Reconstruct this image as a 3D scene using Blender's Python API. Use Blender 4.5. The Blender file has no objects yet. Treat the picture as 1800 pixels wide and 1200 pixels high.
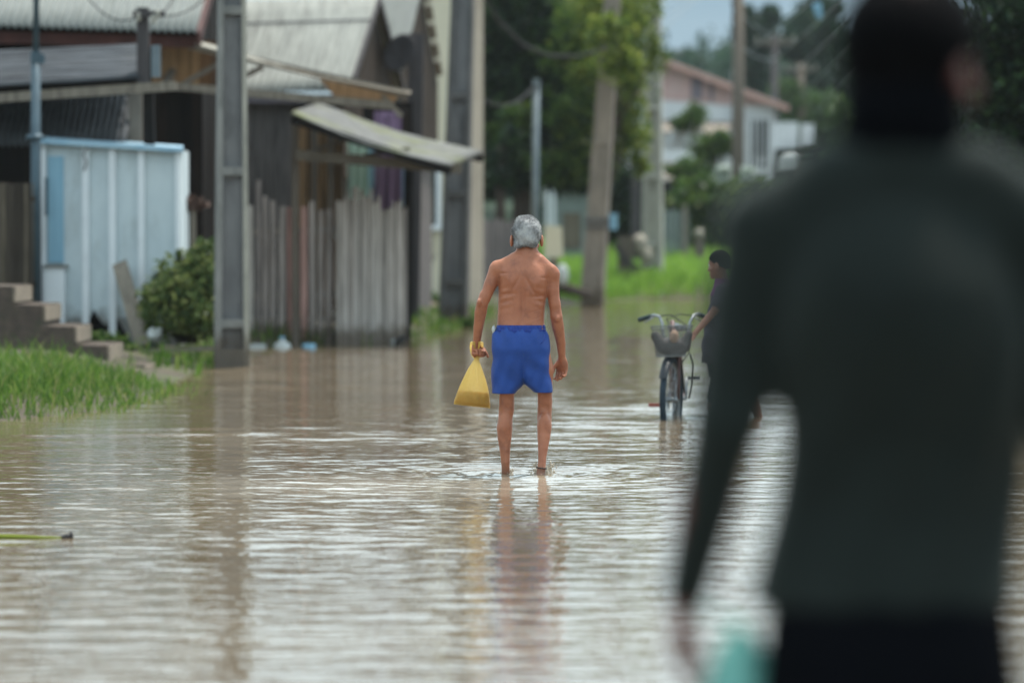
import bpy, math, random
import numpy as np
from mathutils import Vector, Matrix

R = math.radians
rnd = random.Random(7)
nrg = np.random.default_rng(11)
scene = bpy.context.scene
COL = scene.collection

# ------------------------------------------------------------------ camera
CAM_H, FOC, PITCH = 1.40, 6750.0, math.atan(185.0 / 6750.0)
cd = bpy.data.cameras.new("camera"); cam = bpy.data.objects.new("camera", cd); COL.objects.link(cam)
cd.sensor_width = 36.0; cd.lens = 135.0; cd.clip_start = 0.1; cd.clip_end = 5000
cam.location = (0, 0, CAM_H); cam.rotation_euler = (R(90) - PITCH, 0, 0)
cd.dof.use_dof = True; cd.dof.focus_distance = 22.6; cd.dof.aperture_fstop = 1.8; cd.dof.aperture_blades = 9
scene.camera = cam

# ------------------------------------------------------------------ world, sun, exposure
SUN_EL, SUN_ROT = R(68), R(40)
w = bpy.data.worlds.new("World"); scene.world = w; w.use_nodes = True
nt = w.node_tree; nt.nodes.clear()
out = nt.nodes.new("ShaderNodeOutputWorld")
sky = nt.nodes.new("ShaderNodeTexSky"); sky.sky_type = 'NISHITA'; sky.sun_disc = False
sky.sun_elevation = SUN_EL; sky.sun_rotation = SUN_ROT; sky.dust_density = 4.0; sky.air_density = 1.2
b1 = nt.nodes.new("ShaderNodeBackground"); b1.inputs[1].default_value = 0.07
nt.links.new(sky.outputs[0], b1.inputs[0])
tc = nt.nodes.new("ShaderNodeTexCoord"); sx = nt.nodes.new("ShaderNodeSeparateXYZ")
nt.links.new(tc.outputs['Generated'], sx.inputs[0])
mp = nt.nodes.new("ShaderNodeMapping"); mp.inputs['Scale'].default_value = (2.2, 2.2, 9.0)
nt.links.new(tc.outputs['Generated'], mp.inputs[0])
nz = nt.nodes.new("ShaderNodeTexNoise"); nz.inputs['Scale'].default_value = 1.6; nz.inputs['Detail'].default_value = 5
nt.links.new(mp.outputs[0], nz.inputs['Vector'])
ma = nt.nodes.new("ShaderNodeMath"); ma.operation = 'MULTIPLY_ADD'; ma.inputs[1].default_value = 0.10; ma.inputs[2].default_value = -0.05
nt.links.new(nz.outputs['Fac'], ma.inputs[0])
ad = nt.nodes.new("ShaderNodeMath"); ad.operation = 'ADD'
nt.links.new(sx.outputs['Z'], ad.inputs[0]); nt.links.new(ma.outputs[0], ad.inputs[1])
rp = nt.nodes.new("ShaderNodeValToRGB"); cr = rp.color_ramp
cr.elements[0].position = 0.0; cr.elements[0].color = (0.34, 0.43, 0.47, 1)
cr.elements[1].position = 1.0; cr.elements[1].color = (0.70, 0.82, 0.88, 1)
for pos, c in ((0.03, (0.25, 0.34, 0.39)), (0.06, (0.165, 0.25, 0.315)), (0.085, (0.58, 0.73, 0.80)), (0.13, (0.70, 0.88, 0.96)), (0.45, (0.62, 0.77, 0.85))):
    e = cr.elements.new(pos); e.color = (*c, 1)
nt.links.new(ad.outputs[0], rp.inputs[0])
b2 = nt.nodes.new("ShaderNodeBackground"); b2.inputs[1].default_value = 1.0
nt.links.new(rp.outputs[0], b2.inputs[0])
mx = nt.nodes.new("ShaderNodeMixShader"); mx.inputs[0].default_value = 0.9
nt.links.new(b1.outputs[0], mx.inputs[1]); nt.links.new(b2.outputs[0], mx.inputs[2]); nt.links.new(mx.outputs[0], out.inputs[0])

sd = bpy.data.lights.new("sun", 'SUN'); sun = bpy.data.objects.new("sun", sd); COL.objects.link(sun)
sd.energy = 3.0; sd.angle = R(10); sd.color = (1.0, 0.95, 0.88)
sdir = Vector((math.sin(SUN_ROT) * math.cos(SUN_EL), math.cos(SUN_ROT) * math.cos(SUN_EL), math.sin(SUN_EL)))
sun.rotation_euler = sdir.to_track_quat('Z', 'Y').to_euler()
vs = scene.view_settings
vs.view_transform = 'Standard'; vs.look = 'None'; vs.gamma = 1.0; vs.exposure = 0.92; vs.use_curve_mapping = False
try:
    scene.cycles.use_denoising = True; scene.cycles.denoiser = 'OPENIMAGEDENOISE'
    scene.cycles.max_bounces = 6; scene.cycles.volume_bounces = 1
except Exception:
    pass

# ------------------------------------------------------------------ pixel <-> world
def ray(px, py):
    v = 600.0 - py
    y = FOC * math.cos(PITCH) + v * math.sin(PITCH)
    z = v * math.cos(PITCH) - FOC * math.sin(PITCH)
    return (px - 900.0) / y, z / y
def W(px, py, Y):
    a, b = ray(px, py)
    return Vector((a * Y, Y, CAM_H + b * Y))
def gY(py, z=0.0):
    a, b = ray(900, py)
    return (z - CAM_H) / b
def ppm(Y): return FOC / Y

# ------------------------------------------------------------------ mesh helpers
ORG = {}
def org(o): return ORG.get(o.name, Vector((0, 0, 0))) if o is not None else Vector((0, 0, 0))

def raw_obj(name, V, F, m, parent=None, smooth=False):
    """one mesh object from world-space verts; V (n,3), F list or (n,k) array"""
    me = bpy.data.meshes.new(name)
    V = np.asarray(V, dtype=np.float32).reshape(-1, 3)
    o0 = org(parent)
    V = V - np.array(o0, dtype=np.float32)
    if isinstance(F, np.ndarray):
        k = F.shape[1]; n = F.shape[0]
        me.vertices.add(len(V)); me.vertices.foreach_set("co", V.ravel())
        me.loops.add(n * k); me.loops.foreach_set("vertex_index", F.astype(np.int32).ravel())
        me.polygons.add(n); me.polygons.foreach_set("loop_start", np.arange(0, n * k, k, dtype=np.int32))
        me.update(calc_edges=True)
    else:
        me.from_pydata(V.tolist(), [], F)
    me.polygons.foreach_set("use_smooth", [smooth] * len(me.polygons))
    me.materials.append(m)
    me.validate(); me.update()
    o = bpy.data.objects.new(name, me); COL.objects.link(o)
    if parent is not None:
        o.parent = parent
    ORG[o.name] = o0
    return o

def thing(name, label, cat, loc=(0, 0, 0), group=None):
    o = bpy.data.objects.new(name, None); COL.objects.link(o)
    o.location = loc; o.empty_display_size = 0.2
    o['label'] = label; o['category'] = cat
    if group: o['group'] = group
    ORG[o.name] = Vector(loc)
    return o
def tag(o, label, cat, group=None):
    o['label'] = label; o['category'] = cat
    if group: o['group'] = group
    return o
def kind(o, k):
    o['kind'] = k; return o

class MB:
    def __init__(s): s.v = []; s.f = []
    def add(s, vs, fs):
        b = len(s.v); s.v += [tuple(v) for v in vs]; s.f += [tuple(i + b for i in f) for f in fs]
    def hexa(s, p):   # p: 4 bottom ccw, 4 top ccw
        s.add(p, [(3, 2, 1, 0), (4, 5, 6, 7), (0, 1, 5, 4), (1, 2, 6, 5), (2, 3, 7, 6), (3, 0, 4, 7)])
    def box(s, c, d, rz=0.0):
        x, y, z = d[0] / 2, d[1] / 2, d[2] / 2
        cs, sn = math.cos(rz), math.sin(rz)
        P = []
        for zz in (-z, z):
            for xx, yy in ((-x, -y), (x, -y), (x, y), (-x, y)):
                P.append((c[0] + xx * cs - yy * sn, c[1] + xx * sn + yy * cs, c[2] + zz))
        s.hexa(P)
    def beam(s, p, q, wd, hd, up=(0, 0, 1)):
        p, q = Vector(p), Vector(q); d = (q - p).normalized(); u = Vector(up)
        r = d.cross(u)
        if r.length < 1e-4: r = d.cross(Vector((0, 1, 0)))
        r.normalize(); u = r.cross(d).normalized()
        a, b = r * wd / 2, u * hd / 2
        s.hexa([p - a - b, p + a - b, q + a - b, q - a - b, p - a + b, p + a + b, q + a + b, q - a + b])
    def tube(s, pts, rads, n=10, caps=True):
        pts = [Vector(p) for p in pts]
        if not hasattr(rads, '__len__'): rads = [rads] * len(pts)
        base = len(s.v); prev = None
        for i, p in enumerate(pts):
            d = (pts[min(i + 1, len(pts) - 1)] - pts[max(i - 1, 0)]).normalized()
            ref = Vector((1, 0, 0)) if abs(d.x) < .9 else Vector((0, 1, 0))
            if prev is not None: ref = prev
            a = (ref - d * ref.dot(d))
            if a.length < 1e-4: a = d.orthogonal()
            a.normalize(); b = d.cross(a); prev = a
            for k in range(n):
                t = 2 * math.pi * k / n
                s.v.append(tuple(p + (a * math.cos(t) + b * math.sin(t)) * rads[i]))
        for i in range(len(pts) - 1):
            for k in range(n):
                k2 = (k + 1) % n
                s.f.append((base + i * n + k, base + i * n + k2, base + (i + 1) * n + k2, base + (i + 1) * n + k))
        if caps:
            s.f.append(tuple(base + k for k in reversed(range(n))))
            s.f.append(tuple(base + (len(pts) - 1) * n + k for k in range(n)))
    def lathe(s, c, prof, n=20, axis=None):
        c = Vector(c); M = Matrix.Identity(3)
        if axis is not None: M = Vector(axis).to_track_quat('Z', 'Y').to_matrix()
        base = len(s.v)
        for r, z in prof:
            for k in range(n):
                t = 2 * math.pi * k / n
                s.v.append(tuple(c + M @ Vector((r * math.cos(t), r * math.sin(t), z))))
        for i in range(len(prof) - 1):
            for k in range(n):
                k2 = (k + 1) % n
                s.f.append((base + i * n + k, base + i * n + k2, base + (i + 1) * n + k2, base + (i + 1) * n + k))
        s.f.append(tuple(base + k for k in reversed(range(n))))
        s.f.append(tuple(base + (len(prof) - 1) * n + k for k in range(n)))
    def ell(s, c, r, nu=16, nv=10, M=None, jit=0.0):
        c = Vector(c); base = len(s.v)
        for i in range(nv + 1):
            ph = math.pi * i / nv - math.pi / 2
            for k in range(nu):
                t = 2 * math.pi * k / nu
                q = Vector((r[0] * math.cos(ph) * math.cos(t), r[1] * math.cos(ph) * math.sin(t), r[2] * math.sin(ph)))
                if jit: q *= 1 + rnd.uniform(-jit, jit)
                if M is not None: q = M @ q
                s.v.append(tuple(c + q))
        for i in range(nv):
            for k in range(nu):
                k2 = (k + 1) % nu
                s.f.append((base + i * nu + k, base + i * nu + k2, base + (i + 1) * nu + k2, base + (i + 1) * nu + k))
    def sheet(s, p00, p10, p11, p01, waves=0, amp=0.02, along='u', nu=None, nv=8, th=0.006, sag=0.0, jit=0.0):
        """thick (corrugated) sheet; waves counted across u (ribs run along v) or v"""
        P = [Vector(p) for p in (p00, p10, p11, p01)]
        nrm = (P[1] - P[0]).cross(P[3] - P[0]).normalized()
        if nu is None: nu = max(6, waves * 6) if along == 'u' else 12
        if along == 'v': nv = max(6, waves * 6)
        base = len(s.v); row = nu + 1
        cnt = (nu + 1) * (nv + 1)
        for lay in (0, 1):
            rr = random.Random(5)
            for j in range(nv + 1):
                for i in range(nu + 1):
                    u, v = i / nu, j / nv
                    p = (P[0] * (1 - u) + P[1] * u) * (1 - v) + (P[3] * (1 - u) + P[2] * u) * v
                    ph = (u if along == 'u' else v) * waves * 2 * math.pi
                    p = p + nrm * (amp * math.sin(ph) if waves else 0) - nrm * (sag * math.sin(math.pi * u) * 1.0)
                    if jit: p = p + nrm * rr.uniform(-jit, jit)
                    s.v.append(tuple(p + nrm * (th if lay else 0)))
        for j in range(nv):
            for i in range(nu):
                a = base + j * row + i
                s.f.append((a, a + row, a + row + 1, a + 1))
                b = a + cnt
                s.f.append((b, b + 1, b + row + 1, b + row))
        for i in range(nu):
            a = base + i; b = a + cnt; s.f.append((a, a + 1, b + 1, b))
            a = base + nv * row + i; b = a + cnt; s.f.append((a + 1, a, b, b + 1))
        for j in range(nv):
            a = base + j * row; b = a + cnt; s.f.append((a + row, a, b, b + row))
            a = base + j * row + nu; b = a + cnt; s.f.append((a, a + row, b + row, b))
    def prism(s, poly, off):
        """closed polygon extruded by vector off"""
        n = len(poly); off = Vector(off)
        vs = [Vector(p) for p in poly]; vs = vs + [p + off for p in vs]
        fs = [tuple(range(n)), tuple(reversed(range(n, 2 * n)))]
        for i in range(n):
            j = (i + 1) % n; fs.append((j, i, i + n, j + n))
        s.add(vs, fs)
    def build(s, name, m, parent=None, smooth=False):
        o = raw_obj(name, s.v, s.f, m, parent, smooth)
        import bmesh
        b = bmesh.new(); b.from_mesh(o.data); bmesh.ops.recalc_face_normals(b, faces=b.faces); b.to_mesh(o.data); b.free()
        return o

# ------------------------------------------------------------------ materials
def new_mat(name):
    m = bpy.data.materials.new(name); m.use_nodes = True
    n = m.node_tree.nodes; return m, n, m.node_tree.links, n["Principled BSDF"]
def mat(name, c, c2=None, rough=0.75, scale=6.0, stretch=(1, 1, 1), island=0.0, bump=0.0, bscale=None,
        stain=None, stain_amt=0.5, stain_scale=1.2, wet=None, metal=0.0, spec=0.25, detail=5, sss=0.0, alpha=None):
    m, n, l, p = new_mat(name)
    p.inputs['Roughness'].default_value = rough; p.inputs['Metallic'].default_value = metal
    p.inputs['Specular IOR Level'].default_value = spec
    t = n.new("ShaderNodeTexCoord"); mpn = n.new("ShaderNodeMapping"); mpn.inputs['Scale'].default_value = stretch
    l.new(t.outputs['Object'], mpn.inputs[0])
    nzn = n.new("ShaderNodeTexNoise"); nzn.inputs['Scale'].default_value = scale; nzn.inputs['Detail'].default_value = detail
    nzn.inputs['Roughness'].default_value = 0.62
    l.new(mpn.outputs[0], nzn.inputs['Vector'])
    ramp = n.new("ShaderNodeValToRGB"); c2 = c2 or tuple(x * 0.7 for x in c)
    ramp.color_ramp.elements[0].position = 0.32; ramp.color_ramp.elements[0].color = (*c2, 1)
    ramp.color_ramp.elements[1].position = 0.68; ramp.color_ramp.elements[1].color = (*c, 1)
    l.new(nzn.outputs['Fac'], ramp.inputs[0]); col = ramp.outputs[0]
    if stain:
        n2 = n.new("ShaderNodeTexNoise"); n2.inputs['Scale'].default_value = stain_scale; n2.inputs['Detail'].default_value = 6
        n2.inputs['Roughness'].default_value = 0.7
        l.new(mpn.outputs[0], n2.inputs['Vector'])
        r2 = n.new("ShaderNodeValToRGB"); r2.color_ramp.elements[0].position = 0.5; r2.color_ramp.elements[0].color = (0, 0, 0, 1)
        r2.color_ramp.elements[1].position = 0.68; r2.color_ramp.elements[1].color = (stain_amt,) * 3 + (1,)
        l.new(n2.outputs['Fac'], r2.inputs[0])
        mixn = n.new("ShaderNodeMix"); mixn.data_type = 'RGBA'
        l.new(r2.outputs[0], mixn.inputs[0]); l.new(col, mixn.inputs[6]); mixn.inputs[7].default_value = (*stain, 1)
        col = mixn.outputs[2]
    if wet: col = waterline(n, l, t, col, wet)
    if island:
        g = n.new("ShaderNodeNewGeometry"); mr = n.new("ShaderNodeMapRange")
        mr.inputs[3].default_value = 1 - island; mr.inputs[4].default_value = 1 + island
        l.new(g.outputs['Random Per Island'], mr.inputs[0])
        vm = n.new("ShaderNodeVectorMath"); vm.operation = 'SCALE'
        l.new(col, vm.inputs[0]); l.new(mr.outputs[0], vm.inputs['Scale']); col = vm.outputs[0]
    l.new(col, p.inputs['Base Color'])
    if bump:
        n3 = n.new("ShaderNodeTexNoise"); n3.inputs['Scale'].default_value = bscale or scale * 3; n3.inputs['Detail'].default_value = 4
        l.new(mpn.outputs[0], n3.inputs['Vector'])
        bp = n.new("ShaderNodeBump"); bp.inputs['Strength'].default_value = bump; bp.inputs['Distance'].default_value = 0.01
        l.new(n3.outputs['Fac'], bp.inputs['Height']); l.new(bp.outputs[0], p.inputs['Normal'])
    if sss:
        p.inputs['Subsurface Weight'].default_value = sss; p.inputs['Subsurface Radius'].default_value = (0.012, 0.005, 0.003)
    if alpha is not None: p.inputs['Alpha'].default_value = alpha
    return m
def waterline(n, l, t, col, h):
    """silt and damp soaked into the foot of a thing, with a ragged upper edge"""
    sp = n.new("ShaderNodeSeparateXYZ"); l.new(t.outputs['Object'], sp.inputs[0])
    q = n.new("ShaderNodeTexNoise"); q.inputs['Scale'].default_value = 7; q.inputs['Detail'].default_value = 5; l.new(t.outputs['Object'], q.inputs['Vector'])
    a = n.new("ShaderNodeMath"); a.operation = 'MULTIPLY_ADD'; a.inputs[1].default_value = -h * 1.3; l.new(q.outputs['Fac'], a.inputs[0]); l.new(sp.outputs['Z'], a.inputs[2])
    m_ = n.new("ShaderNodeMapRange"); m_.inputs[1].default_value = h * .45; m_.inputs[2].default_value = h * -.1; m_.inputs[3].default_value = 0; m_.inputs[4].default_value = .75
    l.new(a.outputs[0], m_.inputs[0])
    x = n.new("ShaderNodeMix"); x.data_type = 'RGBA'; l.new(m_.outputs[0], x.inputs[0]); l.new(col, x.inputs[6]); x.inputs[7].default_value = (.075, .055, .036, 1)
    return x.outputs[2]
def board_mat(name, cols, rough=0.85, bump=0.4, wet=None):
    """weathered boards: every board (mesh island) takes its own tone of a ramp, with grain along Z"""
    m, n, l, p = new_mat(name); p.inputs['Roughness'].default_value = rough; p.inputs['Specular IOR Level'].default_value = 0.1
    g = n.new("ShaderNodeNewGeometry"); rp_ = n.new("ShaderNodeValToRGB"); e = rp_.color_ramp.elements
    rp_.color_ramp.interpolation = 'CONSTANT'
    e[0].color = (*cols[0], 1); e[0].position = 0
    e[1].color = (*cols[1], 1); e[1].position = 1.0 / len(cols)
    for i, c in enumerate(cols[2:]):
        k = e.new((i + 2) / len(cols)); k.color = (*c, 1)
    l.new(g.outputs['Random Per Island'], rp_.inputs[0])
    t = n.new("ShaderNodeTexCoord"); mpn = n.new("ShaderNodeMapping"); mpn.inputs['Scale'].default_value = (14, 14, 0.9)
    l.new(t.outputs['Object'], mpn.inputs[0])
    nzn = n.new("ShaderNodeTexNoise"); nzn.inputs['Scale'].default_value = 2.2; nzn.inputs['Detail'].default_value = 6
    l.new(mpn.outputs[0], nzn.inputs['Vector'])
    mr = n.new("ShaderNodeMapRange"); mr.inputs[1].default_value = .3; mr.inputs[2].default_value = .7
    mr.inputs[3].default_value = 0.5; mr.inputs[4].default_value = 1.25
    l.new(nzn.outputs['Fac'], mr.inputs[0])
    vm = n.new("ShaderNodeVectorMath"); vm.operation = 'SCALE'; l.new(rp_.outputs[0], vm.inputs[0]); l.new(mr.outputs[0], vm.inputs['Scale'])
    l.new(waterline(n, l, t, vm.outputs[0], wet) if wet else vm.outputs[0], p.inputs['Base Color'])
    bp = n.new("ShaderNodeBump"); bp.inputs['Strength'].default_value = bump; bp.inputs['Distance'].default_value = 0.01
    l.new(nzn.outputs['Fac'], bp.inputs['Height']); l.new(bp.outputs[0], p.inputs['Normal'])
    return m
def leaf_mat(name, cols, trans=0.35, rough=0.45):
    m, n, l, p = new_mat(name); p.inputs['Roughness'].default_value = rough; p.inputs['Specular IOR Level'].default_value = 0.11
    g = n.new("ShaderNodeNewGeometry"); rp_ = n.new("ShaderNodeValToRGB"); e = rp_.color_ramp.elements
    e[0].color = (*cols[0], 1); e[0].position = 0; e[1].color = (*cols[-1], 1); e[1].position = 1
    for i, c in enumerate(cols[1:-1]):
        k = e.new((i + 1) / (len(cols) - 1)); k.color = (*c, 1)
    l.new(g.outputs['Random Per Island'], rp_.inputs[0]); l.new(rp_.outputs[0], p.inputs['Base Color'])
    tr = n.new("ShaderNodeBsdfTranslucent"); mxs = n.new("ShaderNodeMixShader"); mxs.inputs[0].default_value = trans
    hs = n.new("ShaderNodeHueSaturation"); hs.inputs['Value'].default_value = 1.5; l.new(rp_.outputs[0], hs.inputs['Color'])
    l.new(hs.outputs[0], tr.inputs[0]); l.new(p.outputs[0], mxs.inputs[1]); l.new(tr.outputs[0], mxs.inputs[2])
    l.new(mxs.outputs[0], n["Material Output"].inputs[0])
    return m

M = {}
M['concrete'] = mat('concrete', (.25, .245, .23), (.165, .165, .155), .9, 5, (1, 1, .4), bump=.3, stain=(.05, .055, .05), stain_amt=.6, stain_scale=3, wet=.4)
M['concrete_dark'] = mat('dark concrete', (.13, .125, .12), (.085, .083, .08), .9, 5, (1, 1, .4), bump=.3, stain=(.03, .035, .035), stain_amt=.6, stain_scale=3, wet=.4)
M['concrete_warm'] = mat('warm concrete', (.27, .23, .19), (.19, .165, .14), .9, 4, (1, 1, .4), bump=.3, stain=(.07, .065, .055), stain_amt=.6, stain_scale=2.4, wet=.4)
M['concrete_pale'] = mat('pale concrete', (.42, .41, .35), (.31, .30, .26), .9, 4, (1, 1, .4), bump=.3, stain=(.10, .11, .09), stain_amt=.5, stain_scale=2.4)
M['recess'] = mat('shaded grimy recess', (.20, .20, .20), (.13, .13, .132), .95, 5, (1, 1, .3), bump=.3, stain=(.02, .022, .022), stain_amt=.6, stain_scale=3, wet=.4)  # shade painted into the pole web, along with grime stains
M['pale_lit'] = mat('pale lit concrete', (.36, .34, .29), (.27, .26, .22), .9, 5, (1, 1, .4), bump=.3, stain=(.12, .12, .11), stain_amt=.6, stain_scale=3, wet=.4)  # lit tone painted on the first pole's right flange; also pale beams
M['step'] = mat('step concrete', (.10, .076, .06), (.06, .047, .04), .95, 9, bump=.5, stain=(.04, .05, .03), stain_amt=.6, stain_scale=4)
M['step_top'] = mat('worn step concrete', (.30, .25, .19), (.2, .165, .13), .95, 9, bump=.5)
M['fibre'] = mat('fibre cement roof', (.24, .255, .24), (.15, .162, .152), .9, 2.2, (5, .5, .5), bump=.2, stain=(.10, .11, .11), stain_amt=.75, stain_scale=2.2)
M['fibre_warm'] = mat('old fibre cement roof', (.27, .28, .255), (.185, .193, .178), .9, 2.2, (5, .5, .5), bump=.2, stain=(.12, .12, .11), stain_amt=.7, stain_scale=1.7)
M['zinc'] = mat('zinc sheet', (.085, .095, .105), (.014, .016, .019), .8, 3, (.35, 6, 9), spec=.1, stain=(.08, .08, .08), stain_amt=.6, stain_scale=1.1)
M['zinc_dark'] = mat('weathered zinc', (.12, .125, .13), (.06, .064, .068), .8, 4, spec=.15)
M['awning'] = mat('mossy fibre sheet', (.20, .20, .19), (.12, .12, .115), .9, 4, bump=.3, stain=(.17, .19, .05), stain_amt=.6, stain_scale=1.3)
M['wood_dark'] = mat('dark wood', (.018, .016, .015), (.008, .007, .007), .9, 3, (9, 9, .6), bump=.3, spec=.1)
M['wood_grey'] = mat('grey wood', (.24, .21, .17), (.15, .13, .105), .9, 3, (6, 6, 1), bump=.3, stain=(.07, .06, .05), stain_amt=.5, stain_scale=2)
M['wood_post'] = mat('dark post wood', (.075, .068, .07), (.045, .041, .042), .9, 3, (10, 10, .6), bump=.3)
M['wood_pole'] = mat('wooden pole', (.15, .125, .10), (.095, .08, .065), .9, 3, (10, 10, .5), bump=.3)
M['wood_brown'] = board_mat('brown boards', [(.25, .145, .075), (.16, .085, .042), (.33, .20, .105), (.10, .055, .032), (.27, .16, .08)])
M['wall_grey'] = board_mat('grey timber boards', [(.17, .152, .145), (.135, .122, .118), (.20, .178, .168), (.15, .135, .13)])
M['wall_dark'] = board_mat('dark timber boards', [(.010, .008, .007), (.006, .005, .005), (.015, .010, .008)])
M['gable'] = board_mat('gable boards', [(.055, .04, .03), (.04, .03, .024), (.07, .05, .036), (.035, .026, .02)])
M['fence_red'] = board_mat('reddish fence boards', [(.40, .22, .185), (.40, .35, .32), (.46, .28, .24), (.31, .27, .25), (.52, .475, .43), (.36, .20, .17), (.34, .295, .27)], wet=.3)
M['fence_pale'] = board_mat('pale fence boards', [(.40, .37, .34), (.31, .285, .26), (.46, .43, .395), (.24, .215, .195), (.38, .35, .315), (.30, .265, .24), (.43, .395, .36)], wet=.25)
M['fence_brown'] = board_mat('brown fence slats', [(.12, .10, .075), (.085, .07, .055), (.15, .125, .095), (.06, .05, .04)])
M['booth'] = mat('pale blue paint', (.54, .61, .63), (.45, .525, .555), .7, 3, (1, 1, .5), bump=.1, stain=(.30, .33, .32), stain_amt=.6, stain_scale=2.1, wet=.3)
M['booth_trim'] = mat('white paint', (.70, .74, .76), (.62, .66, .69), .6, 3, stain=(.4, .4, .38), stain_amt=.3)
M['booth_cap'] = mat('blue paint', (.22, .38, .50), (.36, .50, .58), .6, 5, (1, 1, 1))
M['booth_blue'] = mat('blue shutter paint', (.27, .46, .57), (.22, .40, .52), .6, 3, (5, 5, .5))
M['pipe'] = mat('blue grey pipe', (.07, .11, .135), (.05, .08, .10), .5, 5, metal=.3)
M['pipe_pale'] = mat('galvanised pipe', (.17, .21, .23), (.12, .15, .17), .5, 5, metal=.4)
M['red_paint'] = mat('faded red paint', (.09, .033, .026), (.045, .018, .016), .7, 3)
M['lilac'] = mat('lilac fascia paint', (.20, .18, .205), (.15, .13, .155), .7, 3)
M['cream'] = mat('cream plaster', (.62, .57, .44), (.54, .50, .38), .9, 2, (1, 1, .35), bump=.15, stain=(.27, .25, .19), stain_amt=.6, stain_scale=1.0)
M['cream_edge'] = mat('pink cream plaster', (.55, .46, .36), (.46, .38, .30), .9, 2, (1, 1, .35), bump=.15, stain=(.27, .22, .17), stain_amt=.6)
M['white'] = mat('white plaster', (.66, .68, .68), (.56, .58, .59), .8, 2, stain=(.4, .4, .4), stain_amt=.4)
M['pink'] = mat('pink plaster', (.52, .36, .33), (.46, .31, .29), .85, 2, stain=(.45, .40, .38), stain_amt=.5)
M['rust'] = mat('rusty pink fascia', (.46, .29, .25), (.40, .24, .20), .8, 3)
M['green_box'] = mat('sage green box', (.26, .31, .19), (.21, .25, .16), .7, 4)
M['grey_wall'] = mat('grey green render', (.20, .235, .22), (.15, .18, .17), .9, 3, stain=(.1, .12, .1), stain_amt=.5)
M['black'] = mat('black hollow', (.004, .004, .0045), (.002, .002, .002), .95, 4, spec=.02)
M['glass'] = mat('dark pane', (.03, .05, .045), (.02, .035, .03), .1, 2, spec=.6)
M['mint'] = mat('mint cloth', (.58, .78, .65), (.50, .70, .58), .9, 4, bump=.2)
M['purple'] = mat('purple cloth', (.24, .16, .25), (.16, .10, .17), .9, 4, (9, 9, .5), bump=.3)
M['skyblue'] = mat('pale blue cloth', (.33, .50, .60), (.28, .43, .52), .9, 4, bump=.2)
M['plastic_white'] = mat('white plastic', (.50, .53, .52), (.42, .45, .44), .4, 5)
M['plastic_blue'] = mat('blue plastic', (.22, .42, .55), (.18, .35, .47), .4, 5)
M['bag_pale'] = mat('pale sack', (.34, .31, .25), (.22, .20, .16), .8, 8, bump=.5)
M['cable'] = mat('black cable', (.02, .02, .022), (.012, .012, .013), .6, 9)
M['cable_pale'] = mat('pale wire', (.20, .24, .26), (.15, .18, .2), .5, 9)
M['dirt'] = mat('wet earth', (.085, .07, .048), (.05, .043, .03), .9, 2.2, bump=.5, bscale=6, stain=(.07, .10, .03), stain_amt=.8, stain_scale=.8)
M['hill'] = mat('wooded hill', (.03, .055, .03), (.02, .035, .022), .95, .2)
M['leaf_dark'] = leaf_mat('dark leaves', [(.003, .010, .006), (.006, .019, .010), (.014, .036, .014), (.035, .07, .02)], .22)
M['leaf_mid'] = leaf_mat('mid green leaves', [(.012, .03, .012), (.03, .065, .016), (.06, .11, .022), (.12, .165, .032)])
M['leaf_light'] = leaf_mat('yellow green leaves', [(.035, .07, .016), (.075, .125, .022), (.135, .185, .03), (.22, .245, .05)])
M['leaf_bush'] = leaf_mat('bush leaves', [(.025, .05, .018), (.055, .09, .028), (.10, .135, .04), (.18, .20, .07)])
M['leaf_far'] = leaf_mat('far wood leaves', [(.012, .03, .02), (.02, .045, .028), (.03, .065, .032)])
M['leaf_farlight'] = leaf_mat('far light leaves', [(.04, .08, .03), (.06, .11, .035), (.09, .14, .045)])
M['grass'] = leaf_mat('grass', [(.03, .07, .012), (.05, .11, .016), (.08, .16, .022), (.13, .20, .04), (.19, .19, .07)], .35)
M['grass_far'] = leaf_mat('bright grass', [(.10, .20, .025), (.14, .27, .035), (.19, .32, .05), (.24, .34, .07)], .4)
M['blossom'] = leaf_mat('white blossom', [(.10, .16, .08), (.40, .44, .40), (.55, .58, .54)], .3)
M['bark'] = mat('bark', (.06, .045, .035), (.03, .024, .02), .95, 5, (4, 4, .8), bump=.6)
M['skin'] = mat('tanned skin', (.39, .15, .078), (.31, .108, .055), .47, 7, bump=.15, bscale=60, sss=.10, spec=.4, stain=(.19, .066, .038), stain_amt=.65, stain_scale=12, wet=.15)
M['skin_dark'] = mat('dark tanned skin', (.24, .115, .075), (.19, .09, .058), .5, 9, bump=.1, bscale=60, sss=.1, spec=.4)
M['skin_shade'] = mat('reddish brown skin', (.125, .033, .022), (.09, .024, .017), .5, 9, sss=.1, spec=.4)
M['hair_grey'] = mat('grey hair', (.52, .52, .51), (.11, .11, .115), .75, 10, (1, 1, .8), bump=.3, bscale=90, detail=3, island=.35, spec=.25)
M['hair_black'] = mat('black hair', (.0035, .0035, .004), (.0015, .0015, .002), .8, 40, bump=.6, bscale=120, spec=.04)
M['shorts'] = mat('blue cloth', (.013, .057, .26), (.009, .043, .205), .6, 7, bump=.5, bscale=11, spec=.3)
M['shorts_band'] = mat('gathered blue cloth', (.022, .055, .28), (.014, .036, .2), .55, 3, (60, 60, 1), bump=.6, bscale=3)
M['shirt'] = mat('dark green jersey', (.0125, .0175, .016), (.0085, .012, .011), .9, 6, bump=.2, spec=.12)
_p = M['shirt'].node_tree.nodes['Principled BSDF']; _p.inputs['Sheen Weight'].default_value = .2; _p.inputs['Sheen Roughness'].default_value = .45; _p.inputs['Sheen Tint'].default_value = (.8, .9, .85, 1)
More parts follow.
